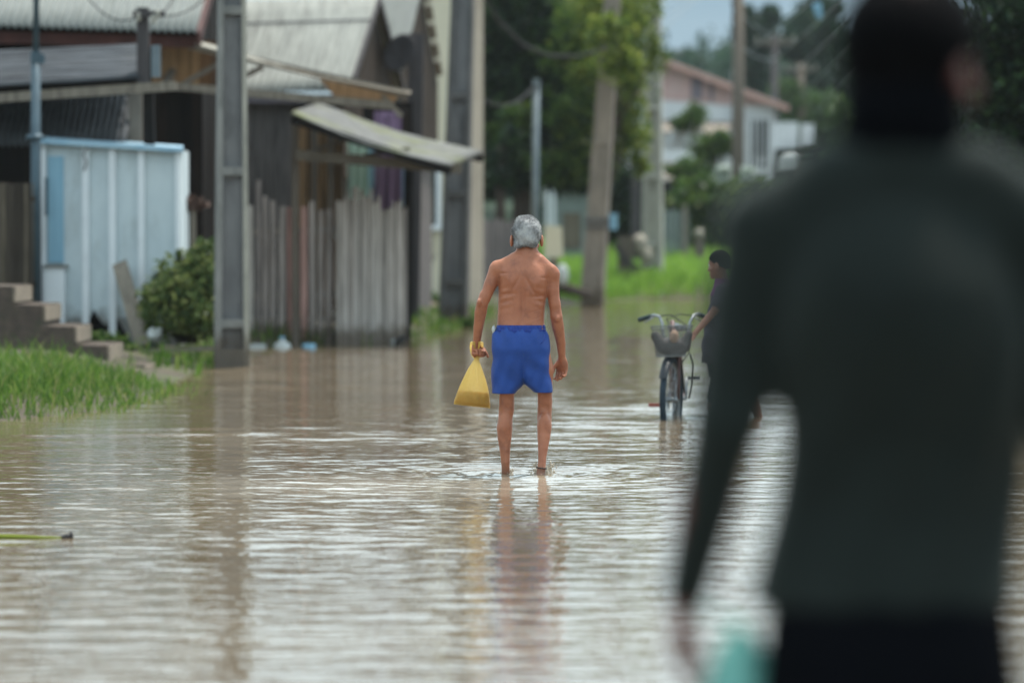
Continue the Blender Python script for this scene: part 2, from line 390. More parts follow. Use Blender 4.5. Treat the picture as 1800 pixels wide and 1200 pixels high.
M['trousers'] = mat('black trousers', (.003, .0035, .005), (.002, .0025, .0035), .95, 6, spec=.04)
M['tee'] = mat('dark purple tee', (.075, .065, .085), (.055, .048, .062), .9, 8, bump=.2)
M['tee_trim'] = mat('magenta yoke', (.16, .06, .14), (.12, .045, .10), .9, 8)
M['short_dark'] = mat('dark shorts', (.02, .022, .03), (.014, .015, .02), .9, 8)
M['bike_black'] = mat('bicycle black enamel', (.02, .025, .03), (.014, .018, .022), .35, 9)
M['tyre'] = mat('tyre rubber', (.02, .035, .05), (.014, .025, .035), .7, 9)
M['chrome'] = mat('dull chrome', (.26, .28, .29), (.18, .20, .21), .4, 9, metal=.8)
M['bike_frame'] = mat('worn bike frame', (.11, .06, .055), (.07, .045, .045), .45, 9)
M['basket'] = mat('basket wire', (.15, .16, .16), (.10, .11, .11), .5, 9, metal=.4)
M['grip'] = mat('grip rubber', (.02, .04, .045), (.015, .03, .034), .7, 9)
M['reflector'] = mat('red pedal', (.28, .06, .04), (.22, .045, .03), .5, 9)
M['bag_dark'] = mat('dark bag', (.05, .045, .045), (.03, .028, .028), .7, 9, bump=.4)
M['bundle'] = mat('tan bundle', (.36, .23, .16), (.28, .18, .12), .8, 9, bump=.3)
M['eye'] = mat('eye', (.5, .48, .45), (.45, .42, .4), .2, 5)

# muddy water -------------------------------------------------------------
def water_mat():
    m, n, l, p = new_mat('muddy water')
    p.inputs['Roughness'].default_value = 0.04; p.inputs['IOR'].default_value = 1.33
    p.inputs['Specular IOR Level'].default_value = 0.5
    t = n.new("ShaderNodeTexCoord")
    mp1 = n.new("ShaderNodeMapping"); mp1.inputs['Scale'].default_value = (.35, .35, 1); l.new(t.outputs['Object'], mp1.inputs[0])
    a = n.new("ShaderNodeTexNoise"); a.inputs['Scale'].default_value = 1.0; a.inputs['Detail'].default_value = 4; l.new(mp1.outputs[0], a.inputs['Vector'])
    r_ = n.new("ShaderNodeValToRGB"); e = r_.color_ramp.elements
    e[0].position = .3; e[0].color = (.13, .098, .063, 1); e[1].position = .7; e[1].color = (.175, .135, .088, 1)
    l.new(a.outputs['Fac'], r_.inputs[0])
    # paler patch mixed into the water colour where the man wades
    mp2 = n.new("ShaderNodeMapping"); mp2.inputs['Location'].default_value = (.42, -14.2, 0); mp2.inputs['Scale'].default_value = (.55, .66, 1); l.new(t.outputs['Object'], mp2.inputs[0])
    ln = n.new("ShaderNodeVectorMath"); ln.operation = 'LENGTH'; l.new(mp2.outputs[0], ln.inputs[0])
    b_ = n.new("ShaderNodeTexNoise"); b_.inputs['Scale'].default_value = 3.5; b_.inputs['Detail'].default_value = 5; l.new(t.outputs['Object'], b_.inputs['Vector'])
    sm = n.new("ShaderNodeMath"); sm.operation = 'ADD'; l.new(ln.outputs['Value'], sm.inputs[0]); l.new(b_.outputs['Fac'], sm.inputs[1])
    mr = n.new("ShaderNodeMapRange"); mr.inputs[1].default_value = .55; mr.inputs[2].default_value = 1.45; mr.inputs[3].default_value = .75; mr.inputs[4].default_value = 0; l.new(sm.outputs[0], mr.inputs[0])
    mxx = n.new("ShaderNodeMix"); mxx.data_type = 'RGBA'; l.new(mr.outputs[0], mxx.inputs[0]); l.new(r_.outputs[0], mxx.inputs[6]); mxx.inputs[7].default_value = (.40, .35, .28, 1)
    l.new(mxx.outputs[2], p.inputs['Base Color'])
    def bump(scale, det, sc, strength, dist, prev=None):
        mpx = n.new("ShaderNodeMapping"); mpx.inputs['Scale'].default_value = sc; l.new(t.outputs['Object'], mpx.inputs[0])
        q = n.new("ShaderNodeTexNoise"); q.inputs['Scale'].default_value = scale; q.inputs['Detail'].default_value = det; l.new(mpx.outputs[0], q.inputs['Vector'])
        b = n.new("ShaderNodeBump"); b.inputs['Strength'].default_value = strength; b.inputs['Distance'].default_value = dist
        l.new(q.outputs['Fac'], b.inputs['Height'])
        if prev: l.new(prev, b.inputs['Normal'])
        return b.outputs[0]
    o1 = bump(4.0, 2, (.8, 1.5, 1), 1.0, WATER_B1)
    o2 = bump(11.0, 2, (.7, 1.5, 1), 1.0, WATER_B2, o1)
    l.new(o2, p.inputs['Normal'])
    return m
WATER_B1, WATER_B2 = 0.0045, 0.0034

# ------------------------------------------------------------------ implicit bodies (numpy, surface nets)
def smin(a, b, k):
    h = np.clip(.5 + .5 * (b - a) / k, 0, 1); return b * (1 - h) + a * h - k * h * (1 - h)
class SDF:
    def __init__(s, lo, hi, res):
        s.lo = np.array(lo, float); s.res = res
        s.n = np.ceil((np.array(hi) - s.lo) / res).astype(int) + 1
        s.D = np.full(s.n, 0.2, dtype=np.float32)
    def reg(s, lo, hi, pad):
        a = np.clip(np.floor((np.array(lo) - pad - s.lo) / s.res).astype(int), 0, s.n - 1)
        b = np.clip(np.ceil((np.array(hi) + pad - s.lo) / s.res).astype(int) + 1, 1, s.n)
        sl = tuple(slice(a[i], max(b[i], a[i] + 1)) for i in range(3))
        g = [s.lo[i] + s.res * np.arange(sl[i].start, sl[i].stop) for i in range(3)]
        return sl, np.meshgrid(*g, indexing='ij')
    def put(s, sl, d, k, sub):
        if sub: s.D[sl] = -smin(-s.D[sl], d.astype(np.float32), k)
        else: s.D[sl] = smin(s.D[sl], d.astype(np.float32), k)
    def chain(s, pts, rads, k=.02, flat=1.0, sub=False, axis=1):
        P = np.array([tuple(p) for p in pts], float); r = np.array(rads, float); m = r.max() + .03
        sl, G = s.reg(P.min(0), P.max(0), m + k); best = None
        sc = np.ones(3); sc[axis] = flat
        for i in range(len(P) - 1):
            a, b = P[i], P[i + 1]; ba = b - a; L2 = ba @ ba + 1e-12
            pa = [G[j] - a[j] for j in range(3)]
            t = np.clip((pa[0] * ba[0] + pa[1] * ba[1] + pa[2] * ba[2]) / L2, 0, 1)
            d = np.sqrt(sum(((pa[j] - ba[j] * t) / sc[j]) ** 2 for j in range(3))) - (r[i] + (r[i + 1] - r[i]) * t)
            best = d if best is None else smin(best, d, .004)
        s.put(sl, best * min(flat, 1), k, sub)
    def ell(s, c, r, k=.02, Mx=None, sub=False):
        c = np.array(tuple(c)); r = np.array(r, float)
        sl, G = s.reg(c - r.max(), c + r.max(), k + .03)
        q = np.stack([G[j] - c[j] for j in range(3)], -1)
        if Mx is not None: q = q @ np.array(Mx)      # columns of Mx = local axes
        k1 = np.sqrt(((q / r) ** 2).sum(-1)); k2 = np.sqrt(((q / r ** 2) ** 2).sum(-1)) + 1e-9
        s.put(sl, k1 * (k1 - 1) / k2, k, sub)
    def loft(s, rows, k=.02, p=2.4, sub=False, fn=None):
        """rows (z, cx, cy, a, b), z ascending"""
        T = np.array(rows, float); mx = T[:, 3:5].max()
        lo = (T[:, 1].min() - mx, T[:, 2].min() - mx, T[0, 0]); hi = (T[:, 1].max() + mx, T[:, 2].max() + mx, T[-1, 0])
        sl, G = s.reg(lo, hi, k + .03); z = s.lo[2] + s.res * np.arange(sl[2].start, sl[2].stop)
        def sm(i):
            v = np.interp(z, T[:, 0], T[:, i])
            kk = max(1, int(.02 / s.res)); ker = np.ones(2 * kk + 1) / (2 * kk + 1)
            return np.convolve(np.pad(v, kk, mode='edge'), ker, 'valid')
        cx, cy, a, b = sm(1), sm(2), sm(3), sm(4)
        e = (np.abs((G[0] - cx) / a) ** p + np.abs((G[1] - cy) / b) ** p) ** (1 / p)
        d = (e - 1) * np.minimum(a, b)
        if fn is not None: d = d + fn(G[0], G[1], G[2])
        dz = np.maximum(T[0, 0] - G[2], G[2] - T[-1, 0])
        d = np.maximum(d, dz)
        s.put(sl, d, k, sub)
    def cut(s, pt, nrm, k=.01):
        """keep the half space in front of pt along nrm"""
        G = np.meshgrid(*[s.lo[i] + s.res * np.arange(s.n[i]) for i in range(3)], indexing='ij')
        d = -sum((G[i] - pt[i]) * nrm[i] for i in range(3))
        s.D = -smin(-s.D, -d.astype(np.float32), k)
    def warp(s, fn):
        G = np.meshgrid(*[s.lo[i] + s.res * np.arange(s.n[i]) for i in range(3)], indexing='ij')
        s.D = s.D + fn(*G).astype(np.float32)
    def mesh(s):
        D = s.D.copy(); D[D == 0] = 1e-6
        D = np.pad(D, 1, constant_values=.2); lo = s.lo - s.res
        nx, ny, nz_ = D.shape
        I = D < 0
        c = [D[i:nx - 1 + i, j:ny - 1 + j, k:nz_ - 1 + k] for i in (0, 1) for j in (0, 1) for k in (0, 1)]
        ins = sum((x < 0).astype(np.int8) for x in c)
        act = (ins > 0) & (ins < 8)
        idx = np.argwhere(act); vid = np.full(act.shape, -1, np.int32); vid[act] = np.arange(len(idx))
        vals = np.stack([x[act] for x in c], 1)
        off = np.array([(i, j, k) for i in (0, 1) for j in (0, 1) for k in (0, 1)], float)
        acc = np.zeros((len(idx), 3)); cnt = np.zeros(len(idx))
        for a in range(8):
            for b in range(a + 1, 8):
                if abs(off[a] - off[b]).sum() != 1: continue
                va, vb = vals[:, a], vals[:, b]; cr_ = (va < 0) != (vb < 0)
                t = np.where(cr_, va / np.where(cr_, va - vb, 1), 0)
                acc += np.where(cr_[:, None], off[a] + (off[b] - off[a]) * t[:, None], 0); cnt += cr_
        V = lo + (idx + acc / cnt[:, None]) * s.res
        Fs = []
        for ax in range(3):
            sl0 = [slice(None)] * 3; sl1 = [slice(None)] * 3
            sl0[ax] = slice(0, -1); sl1[ax] = slice(1, None)
            A, B = I[tuple(sl0)], I[tuple(sl1)]
            e = np.argwhere(A != B); flip = A[tuple(e.T)]
            u, v = (ax + 1) % 3, (ax + 2) % 3
            ok = (e[:, u] > 0) & (e[:, v] > 0) & (e[:, u] < D.shape[u] - 1) & (e[:, v] < D.shape[v] - 1)
            e, flip = e[ok], flip[ok]
            du = np.zeros(3, int); du[u] = 1; dv = np.zeros(3, int); dv[v] = 1
            q = np.stack([vid[tuple((e - du - dv).T)], vid[tuple((e - dv).T)], vid[tuple(e.T)], vid[tuple((e - du).T)]], 1)
            q[~flip] = q[~flip][:, ::-1]
            Fs.append(q)
        return V, np.concatenate(Fs)
    def build(s, name, m, parent=None):
        V, F = s.mesh(); return raw_obj(name, V, F, m, parent, True)

def noise3(X, Y, Z, f, seed, n=10):
    r_ = np.random.default_rng(seed); v = 0 * X
    for i in range(n):
        d = r_.normal(size=3); d /= np.linalg.norm(d); k = f * r_.uniform(.6, 1.6)
        v = v + np.sin((X * d[0] + Y * d[1] + Z * d[2]) * k + r_.uniform(0, 6.28))
    return v / math.sqrt(n)
def frame3(f, u=(0, 0, 1)):
    f = Vector(f).normalized(); r = f.cross(Vector(u)).normalized(); u = r.cross(f)
    return np.array([tuple(r), tuple(f), tuple(u)]).T      # columns right, forward, up
def head(s, c, sc, fwd, up=(0, 0, 1)):
    """skull, jaw, face features and ears; sc=1 is a head 0.225 high"""
    A = frame3(fwd, up); c = np.array(tuple(c))
    L = lambda r, f, u: c + A @ np.array((r, f, u)) * sc
    s.ell(L(0, -.005, .03), np.array((.076, .096, .088)) * sc, .01, A)
    s.ell(L(0, .03, -.045), np.array((.058, .062, .068)) * sc, .03, A)
    s.ell(L(0, .075, -.09), np.array((.026, .02, .022)) * sc, .03, A)
    s.chain([L(0, .088, .01), L(0, .106, -.032)], [.008 * sc, .015 * sc], .015)
    for q in (-1, 1):
        s.ell(L(q * .032, .098, .008), np.array((.017, .014, .011)) * sc, .01, A, sub=True)
        s.ell(L(q * .012, .095, -.035), np.array((.01, .012, .008)) * sc, .008, A)
        s.chain([L(q * .055, .07, .026), L(q * .015, .092, .028)], [.008 * sc, .009 * sc], .012)
        s.ell(L(q * .050, .066, -.03), np.array((.02, .018, .016)) * sc, .02, A)
        s.ell(L(q * .086, -.014, -.012), np.array((.011, .022, .035)) * sc, .006, A)
        s.ell(L(q * .096, -.004, -.008), np.array((.005, .010, .018)) * sc, .004, A, sub=True)
    s.ell(L(0, .094, -.068), np.array((.024, .012, .007)) * sc, .008, A)
    s.ell(L(0, .108, -.066), np.array((.02, .008, .0025)) * sc, .003, A, sub=True)
    return L, A
def hand(s, wrist, d, n, t, L=.17, curl=(30, 35, 25), spread=.012, thumb=(.75, .6, .25)):
    """d towards the fingers, n out of the palm (fingers curl that way), t towards the thumb"""
    wv, d, n, t = Vector(wrist), Vector(d).normalized(), Vector(n), Vector(t)
    n = (n - d * n.dot(d)).normalized(); t = (t - d * t.dot(d) - n * t.dot(n)).normalized()
    q = L / .18
    Mx = np.array([tuple(t), tuple(n), tuple(d)]).T
    s.ell(wv + d * .052 * q, (.040 * q, .017 * q, .056 * q), .012, Mx)
    for i, (o, ln) in enumerate(((.029, .95), (.0095, 1.06), (-.0105, 1.0), (-.029, .8))):
        p = wv + d * (.086 - .004 * abs(i - 1)) * q + t * o * q; a = 0.0; pts = [p - d * .02 * q, p]; cu = [c * (1 + .07 * i) for c in curl]
        dd = (d + t * (o * spread * 8)).normalized()
        for seg, cc in zip((.042, .027, .021), cu):
            a += R(cc); p = p + (dd * math.cos(a) + n * math.sin(a)) * seg * ln * q; pts.append(p)
        s.chain(pts, [.0095 * q, .0098 * q, .0088 * q, .0079 * q, .0066 * q], .0025)
    b = wv + d * .028 * q + t * .028 * q
    d1 = (t * thumb[1] + d * thumb[0] + n * thumb[2]).normalized(); d2 = (d * .8 + n * .55 + t * .1).normalized()
    s.chain([b - t * .012 * q, b + d1 * .042 * q, b + d1 * .042 * q + d2 * .03 * q, b + d1 * .042 * q + d2 * .052 * q],
            [.014 * q, .0115 * q, .0098 * q, .008 * q], .006)

# ------------------------------------------------------------------ foliage helpers
def leaves(P, size, rng, flat=0.0):
    N = len(P)
    nrm = rng.normal(size=(N, 3)); nrm[:, 2] += flat; nrm /= np.linalg.norm(nrm, axis=1)[:, None]
    a = np.cross(nrm, rng.normal(size=(N, 3))); a /= np.linalg.norm(a, axis=1)[:, None] + 1e-9
    b = np.cross(nrm, a)
    sz = (size * rng.uniform(.55, 1.3, N))[:, None]
    V = np.stack([P - a * sz, P - b * sz * .45, P + a * sz, P + b * sz * .45], 1).reshape(-1, 3)
    return V, np.arange(4 * N).reshape(N, 4)
def lobe_points(lobes, per, rng, clump=26, shell=(.35, 1.05), spread=.16):
    out = []
    for (c, r, wgt) in lobes:
        m = max(3, int(per * wgt / clump))
        d = rng.normal(size=(m, 3)); d /= np.linalg.norm(d, axis=1)[:, None]
        rad = shell[0] + (shell[1] - shell[0]) * rng.uniform(0, 1, m) ** .6
        cc = np.array(tuple(c)) + d * rad[:, None] * np.array(r)
        pts = cc[:, None, :] + rng.normal(size=(m, clump, 3)) * np.array(r) * spread * rng.uniform(.5, 1.3, (m, 1, 1))
        out.append(pts.reshape(-1, 3))
    return np.concatenate(out)
def tree(name, label, cat, base, lobes, n, size, m, trunk_r, limbs=True, group=None, clump=26, spread=.16, extra=None):
    t = thing(name, label, cat, base, group)
    mb = MB(); b = Vector(base)
    cz = max(l[0][2] for l in lobes)
    top = Vector((sum(l[0][0] for l in lobes) / len(lobes), sum(l[0][1] for l in lobes) / len(lobes), cz))
    mb.tube([b + Vector((0, 0, -.3)), b + (top - b) * .25 + Vector((.06, 0, 0)), b + (top - b) * .55, top], [trunk_r * 1.3, trunk_r, trunk_r * .75, trunk_r * .25], 10)
    if limbs:
        for l in lobes:
            s0 = b + (top - b) * rnd.uniform(.3, .55); e = Vector(l[0])
            mb.tube([s0, s0.lerp(e, .5) + Vector((0, 0, -.1)), e], [trunk_r * .5, trunk_r * .33, trunk_r * .12], 7)
    mb.build('trunk', M['bark'], t, True)
    P = lobe_points(lobes, n, nrg, clump, spread=spread)
    V, F = leaves(P, size, nrg, .6)
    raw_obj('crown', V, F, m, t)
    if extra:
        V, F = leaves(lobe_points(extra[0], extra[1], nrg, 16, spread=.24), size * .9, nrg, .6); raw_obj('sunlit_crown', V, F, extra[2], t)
    return t
def blades(P, h, wd, rng, lean=.35):
    N = len(P); ang = rng.uniform(0, 2 * np.pi, N); la = rng.uniform(0, 2 * np.pi, N)
    H = h * rng.uniform(.45, 1.15, N); ln = lean * rng.uniform(.1, 1, N) * H
    s = np.stack([np.cos(ang), np.sin(ang), 0 * ang], 1) * wd; q = np.stack([np.cos(la), np.sin(la), 0 * la], 1)
    up = np.array((0, 0, 1.0))
    m_ = P + up * (H * .6)[:, None] + q * (ln * .35)[:, None]; tp = P + up * H[:, None] + q * ln[:, None]
    V = np.stack([P - s, P + s, m_ + s * .7, m_ - s * .7, tp], 1).reshape(-1, 3); b = np.arange(N) * 5
    F = [tuple(x) for x in np.stack([b, b + 1, b + 2, b + 3], 1)] + [tuple(x) for x in np.stack([b + 3, b + 2, b + 4], 1)]
    return V, F

# ================================================================== SETTING
XL = ((-60, -5.2), (15, -4.7), (24, -4.35), (29.3, -3.85), (30.5, -3.35), (33, -3.1), (36, -3.2), (41, -3.35), (48.6, -3.5), (50.2, -1.5), (58, -.75), (66, -.55), (73, -.35), (78, 1.2), (83, 2.0), (86, 3.0))
def xl(y): return np.interp(y, [a for a, b in XL], [b for a, b in XL])
def xr(y): return np.interp(y, [-60, 20, 45, 80], [5.6, 6.0, 7.3, 9.0])
def noise2(x, y, seed=0):
    r_ = np.random.default_rng(seed); v = 0 * x
    for i in range(9):
        k = .35 * 1.55 ** i; a = r_.uniform(0, 6.283); v = v + np.sin((x * np.cos(a) + y * np.sin(a)) * k + r_.uniform(0, 6.283)) / 1.35 ** i
    return v / 3
def terr(x, y):
    d = np.minimum(np.minimum(x - xl(y), xr(y) - x), 85.5 + .15 * x - y)
    h = np.clip(-d * .2, -.2, .27 - .13 * np.clip((37 - y) / 2, 0, 1))
    h = h + np.clip((y - 87) * .035, 0, .75) * (d < 0) + .018 * noise2(x, y, 3)
    return h
def spacing(fine_lo, fine_hi, st, lo, hi, g=1.12):
    a = list(np.arange(fine_lo, fine_hi, st)); s = st
    while a[-1] < hi: s *= g; a.append(a[-1] + s)
    b = []; s = st; x = fine_lo
    while x > lo: s *= g; x -= s; b.append(x)
    return np.array(b[::-1] + a)
def grid_faces(nx, ny):
    i, j = np.meshgrid(np.arange(nx - 1), np.arange(ny - 1), indexing='ij'); a = (i * ny + j).ravel()
    return np.stack([a, a + ny, a + ny + 1, a + 1], 1)
gx = spacing(-8, 11, .25, -600, 600, 1.16); gy = spacing(2, 100, .4, -80, 800, 1.16)
X, Y_ = np.meshgrid(gx, gy, indexing='ij')
kind(raw_obj('ground', np.stack([X, Y_, terr(X, Y_)], -1).reshape(-1, 3), grid_faces(len(gx), len(gy)), M['dirt'], None, True), 'structure')

# flood water: a real wave surface
wx = spacing(-5.2, 5.2, .05, -30, 30, 1.2)
ys = [3.5]
while ys[-1] < 32: ys.append(ys[-1] + .034)
s_ = .034
while ys[-1] < 92: s_ *= 1.02; ys.append(ys[-1] + s_)
wy = np.array([-40, -25, -15, -8, -3, 0, 1.5, 2.5, 3.0] + ys)
X, Y_ = np.meshgrid(wx, wy, indexing='ij')
Z = np.zeros_like(X); wr = np.random.default_rng(5)
WAVE = 1.0
amp_mod = .8 + .75 * noise2(X * .55, Y_ * .45, 8)
for i in range(64):
    lam = .115 * (.48 / .115) ** wr.uniform(0, 1); k = 2 * np.pi / lam
    th = wr.normal(np.pi / 2, .38 + .4 * np.clip(.5 - lam, 0, .4))
    ma_, mb_, mc_ = wr.uniform(1.2, 4.5), wr.uniform(.4, 1.6), wr.uniform(0, 6.283, 2)
    pk = .55 + .45 * np.sin(X * ma_ * wr.choice([-1, 1]) + Y_ * mb_ * .4 + mc_[0]) * np.sin(Y_ * mb_ + mc_[1])
    slope = .0118 * (lam / .25) ** -.25
    ph = wr.uniform(0, 6.283)
    wob = .9 * np.sin(X * .5 + i) + .6 * np.sin(Y_ * .31 + 2 * i)
    fade = np.clip(1.0 - (Y_ - 30) / (60 * min(lam, 1)), 0, 1) * np.clip((6.5 - np.abs(X)) / 1.5, 0, 1) * np.clip((Y_ - 3) / 1, 0, 1)
    if lam > .22: fade = fade * np.clip((Y_ - 6) / 12, .4, 1)
    Z += pk * fade * WAVE * slope / k * np.sin(k * (X * np.cos(th) + Y_ * np.sin(th)) + ph + wob)
for i in range(16):            # longer wind ripples farther up the street
    lam = wr.uniform(.45, 1.1); k = 2 * np.pi / lam; th = wr.normal(np.pi / 2, .5); m1, m2 = wr.uniform(.8, 2.4), wr.uniform(.15, .5)
    pk = np.clip(np.sin(X * m1 + Y_ * m2 * .3 + 3 * i) * np.sin(Y_ * m2 + i), 0, 1)
    Z += pk * np.clip((Y_ - 20) / 8, 0, 1) * np.clip((70 - Y_) / 30, 0, 1) * np.clip((7 - np.abs(X)) / 1.5, 0, 1) * .045 / k * np.sin(k * (X * np.cos(th) + Y_ * np.sin(th)) + 2.1 * i)
Z *= np.clip(amp_mod, .15, 1.9)
man_l, man_r = W(888, 835, 22.6), W(951, 836, 22.45)
for c_ in (man_l, man_r):
    d = np.hypot(X - c_.x, (Y_ - c_.y))
    Z += .010 * np.exp(-d / .6) * np.sin(d * 2 * np.pi / .21 - 1.0) * np.clip(d / .08, 0, 1)
d = np.hypot((X + .1) / 1.15, (Y_ - 21.9) / .8); Z *= 1 - .55 * np.exp(-d ** 2)
WM = water_mat()
kind(raw_obj('water', np.stack([X, Y_, Z], -1).reshape(-1, 3), grid_faces(len(wx), len(wy)), WM, None, True), 'structure')

# far wooded hill
hx = np.linspace(-90, 140, 60); hy = np.linspace(210, 420, 24)
X, Y_ = np.meshgrid(hx, hy, indexing='ij')
HZ = lambda X, Y_: np.clip((Y_ - 205) / 60, 0, 1) ** .7 * (9.5 + 1.2 * noise2(X * .12, Y_ * .1, 4)) + np.clip((Y_ - 280) / 60, 0, 1) * 5
kind(raw_obj('hills', np.stack([X, Y_, HZ(X, Y_) - 1.0], -1).reshape(-1, 3), grid_faces(len(hx), len(hy)), M['hill'], None, True), 'structure')
hp = np.stack([nrg.uniform(-10, 42, 900), nrg.uniform(215, 345, 900)], 1)
lob = []
for a, b in hp:
    r_ = nrg.uniform(1.6, 3.4); lob.append(((a, b, float(HZ(np.array(a), np.array(b))) + r_ * .5), (r_, r_, r_ * 1.05), 1))
V, F = leaves(lobe_points(lob, 46, nrg, 12, spread=.2), .75, nrg, .6)
kind(raw_obj('wood', V, F, M['leaf_far']), 'stuff')

# ================================================================== BANK VEGETATION
def bank_pts(n, x0, x1, y0, y1, keep):
    P = np.stack([nrg.uniform(x0, x1, n), nrg.uniform(y0, y1, n)], 1)
    h = terr(P[:, 0], P[:, 1]); k = keep(P[:, 0], P[:, 1], h)
    return np.column_stack([P, h])[k]
P = bank_pts(19000, -6.2, -2.3, 29.2, 36.5, lambda x, y, h: (h > -.07 - .05 * nrg.uniform(0, 1, len(h))) & (nrg.uniform(0, 1, len(h)) < np.clip(1.25 - (y - 29) / 14, 0, 1) * np.clip(.30 + (xl(y) - x) * .7, .06, 1)))
hl = .11 + .17 * np.clip((xl(P[:, 1]) - P[:, 0]) / 1.3, 0, 1) * np.clip((36 - P[:, 1]) / 4, .35, 1) + .05 * noise2(P[:, 0] * 6, P[:, 1] * 6, 9)
V, F = blades(P, np.maximum(hl, .06) * nrg.choice([.6, .8, 1.0, 1.35], len(P)), .007, nrg, .9)
kind(raw_obj('grass', V, F, M['grass']), 'stuff')
P = bank_pts(26000, -.5, 9, 80, 108, lambda x, y, h: (h > .0))
V, F = blades(P, .42, .02, nrg, .5)
kind(raw_obj('meadow_grass', V, F, M['grass_far']), 'stuff')
P = bank_pts(9500, -4.1, -.2, 38.5, 75, lambda x, y, h: (h > -.03) & (h < .16) & (np.sin(y * 1.7) + np.sin(x * 5) > -.4))
V, F = blades(P, .2, .012, nrg, .6)
kind(raw_obj('verge_grass', V, F, M['grass']), 'stuff')
for nm, lb, ct in (('grass', 'long green grass on the flooded bank below the concrete steps', 'grass'), ('wood', 'dark blue green wood covering the far hill', 'wood'),
                   ('meadow_grass', 'bright green tall grass on the far bank', 'grass'), ('verge_grass', 'thin weeds along the foot of the fences and poles', 'weeds')):
    tag(bpy.data.objects[nm], lb, ct)

# ================================================================== BUILDING HELPERS
def boards(mb, p0, p1, z0, z1, bw=.14, gap=.006, th=.022, jt=0.0, jo=.004, ztop=None, lean=0.0):
    """vertical boards along the plan line p0->p1; every board its own island"""
    a, b = Vector((p0[0], p0[1], 0)), Vector((p1[0], p1[1], 0)); L = (b - a).length; d = (b - a) / L; nrm = Vector((d.y, -d.x, 0))
    x = 0.0
    while x < L - .02:
        w_ = min(bw * rnd.uniform(.8, 1.15), L - x); o = nrm * rnd.uniform(-jo, jo)
        zt = (ztop((x + w_ / 2) / L) if ztop else z1) + rnd.uniform(-jt, jt * .4)
        q0, q1 = a + d * x + o, a + d * (x + w_ - gap) + o; sh = d * rnd.uniform(-lean, lean)
        zz0, zz1 = Vector((0, 0, z0)), Vector((0, 0, zt))
        mb.hexa([q0 + zz0, q1 + zz0, q1 + nrm * th + zz0, q0 + nrm * th + zz0, q0 + sh + zz1, q1 + sh + zz1, q1 + nrm * th + sh + zz1, q0 + nrm * th + sh + zz1])
        x += w_
def cable(label, pts, r, m='cable', sag=0.0, n=14, cat='cable', group=None, name='cable'):
    P = [Vector(p) for p in pts]; Q = []
    if len(P) == 2:
        for i in range(n + 1):
            t = i / n; q = P[0].lerp(P[1], t); q.z -= sag * 4 * t * (1 - t); Q.append(q)
    else: Q = P
    mb = MB(); mb.tube(Q, r, 7); return tag(mb.build(name, M[m], None, True), label, cat, group)

# ------------------------------------------------------------------ concrete poles (double-T section)
def concrete_pole(label, base, top_xy, H, wb, wt, m, yaw, ribs, group='concrete power poles along the street', flange=.17, rec=.30):
    t = thing('power_pole', label, 'power pole', base, group)
    b = Vector(base); mb = MB(); cs, sn = math.cos(yaw), math.sin(yaw)
    def sec(f):
        wd = wb + (wt - wb) * f; dp = wd * .85; fl = wd * flange; r_ = dp * rec
        pr = [(-wd / 2, -dp / 2), (-wd / 2 + fl, -dp / 2), (-wd / 2 + fl * 1.25, -dp / 2 + r_), (wd / 2 - fl * 1.25, -dp / 2 + r_), (wd / 2 - fl, -dp / 2), (wd / 2, -dp / 2),
              (wd / 2, dp / 2), (wd / 2 - fl, dp / 2), (wd / 2 - fl * 1.25, dp / 2 - r_), (-wd / 2 + fl * 1.25, dp / 2 - r_), (-wd / 2 + fl, dp / 2), (-wd / 2, dp / 2)]
        c = b + Vector(((top_xy[0] - b.x) * f, (top_xy[1] - b.y) * f, H * f))
        return [c + Vector((x * cs - y * sn, x * sn + y * cs, 0)) for x, y in pr], c, wd, dp, fl, r_
    n = 12; secs = [sec(i / n)[0] for i in range(n + 1)]
    secs[0] = [p - Vector((0, 0, .4)) for p in secs[0]]
    mb.add([p for s in secs for p in s], [(i * 12 + k, i * 12 + (k + 1) % 12, (i + 1) * 12 + (k + 1) % 12, (i + 1) * 12 + k) for i in range(n) for k in range(12)]
           + [tuple(range(n * 12, n * 12 + 12))])
    for z, h in ribs:
        _, c, wd, dp, fl, r_ = sec(z / H)
        for sgn in (-1, 1):
            cy = sgn * (dp / 2 - r_ / 2 - .004)
            mb.box(c + Vector((-cy * sn, cy * cs, 0)), (wd - 2 * fl - .004, r_, h), yaw)
    sh = mb.build('shaft', M[m], t)
    sh.data.materials.append(M['recess'] if m in ('concrete', 'concrete_dark') else M[m]); sh.data.materials.append(M['pale_lit'] if m == 'concrete' else M[m])
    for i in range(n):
        for k in (1, 2, 3, 7, 8, 9): sh.data.polygons[i * 12 + k].material_index = 1  # web faces take the painted shade and grime
        for k in (4, 5): sh.data.polygons[i * 12 + k].material_index = 2  # right flange of the first pole is coloured as lit
    return t, sec
p1b = W(407, 645, 41); p1b.z = 0
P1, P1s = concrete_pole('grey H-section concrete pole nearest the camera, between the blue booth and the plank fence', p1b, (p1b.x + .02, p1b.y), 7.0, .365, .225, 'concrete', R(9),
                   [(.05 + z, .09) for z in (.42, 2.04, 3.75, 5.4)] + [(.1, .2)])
b_ = W(797, 576, 59); b_.z = 0
P2, P2s = concrete_pole('dark grey concrete pole in front of the cream house, its foot in weeds', b_, (b_.x + .215, b_.y), 7.4, .44, .285, 'concrete_dark', R(-6), [(z, .10) for z in (.7, 2.05, 3.55, 5.3)])
b_ = W(1040, 537, 77.5); b_.z = 0
P3, P3s = concrete_pole('brownish concrete pole leaning right, with a blue box strapped to it', b_, (b_.x + .55, b_.y), 8.2, .46, .25, 'concrete_warm', R(-8), [(z, .12) for z in (.12, 1.75, 3.3, 5.0)], flange=.15, rec=.12)
b_ = W(1147, 500, 90); b_.z = .1
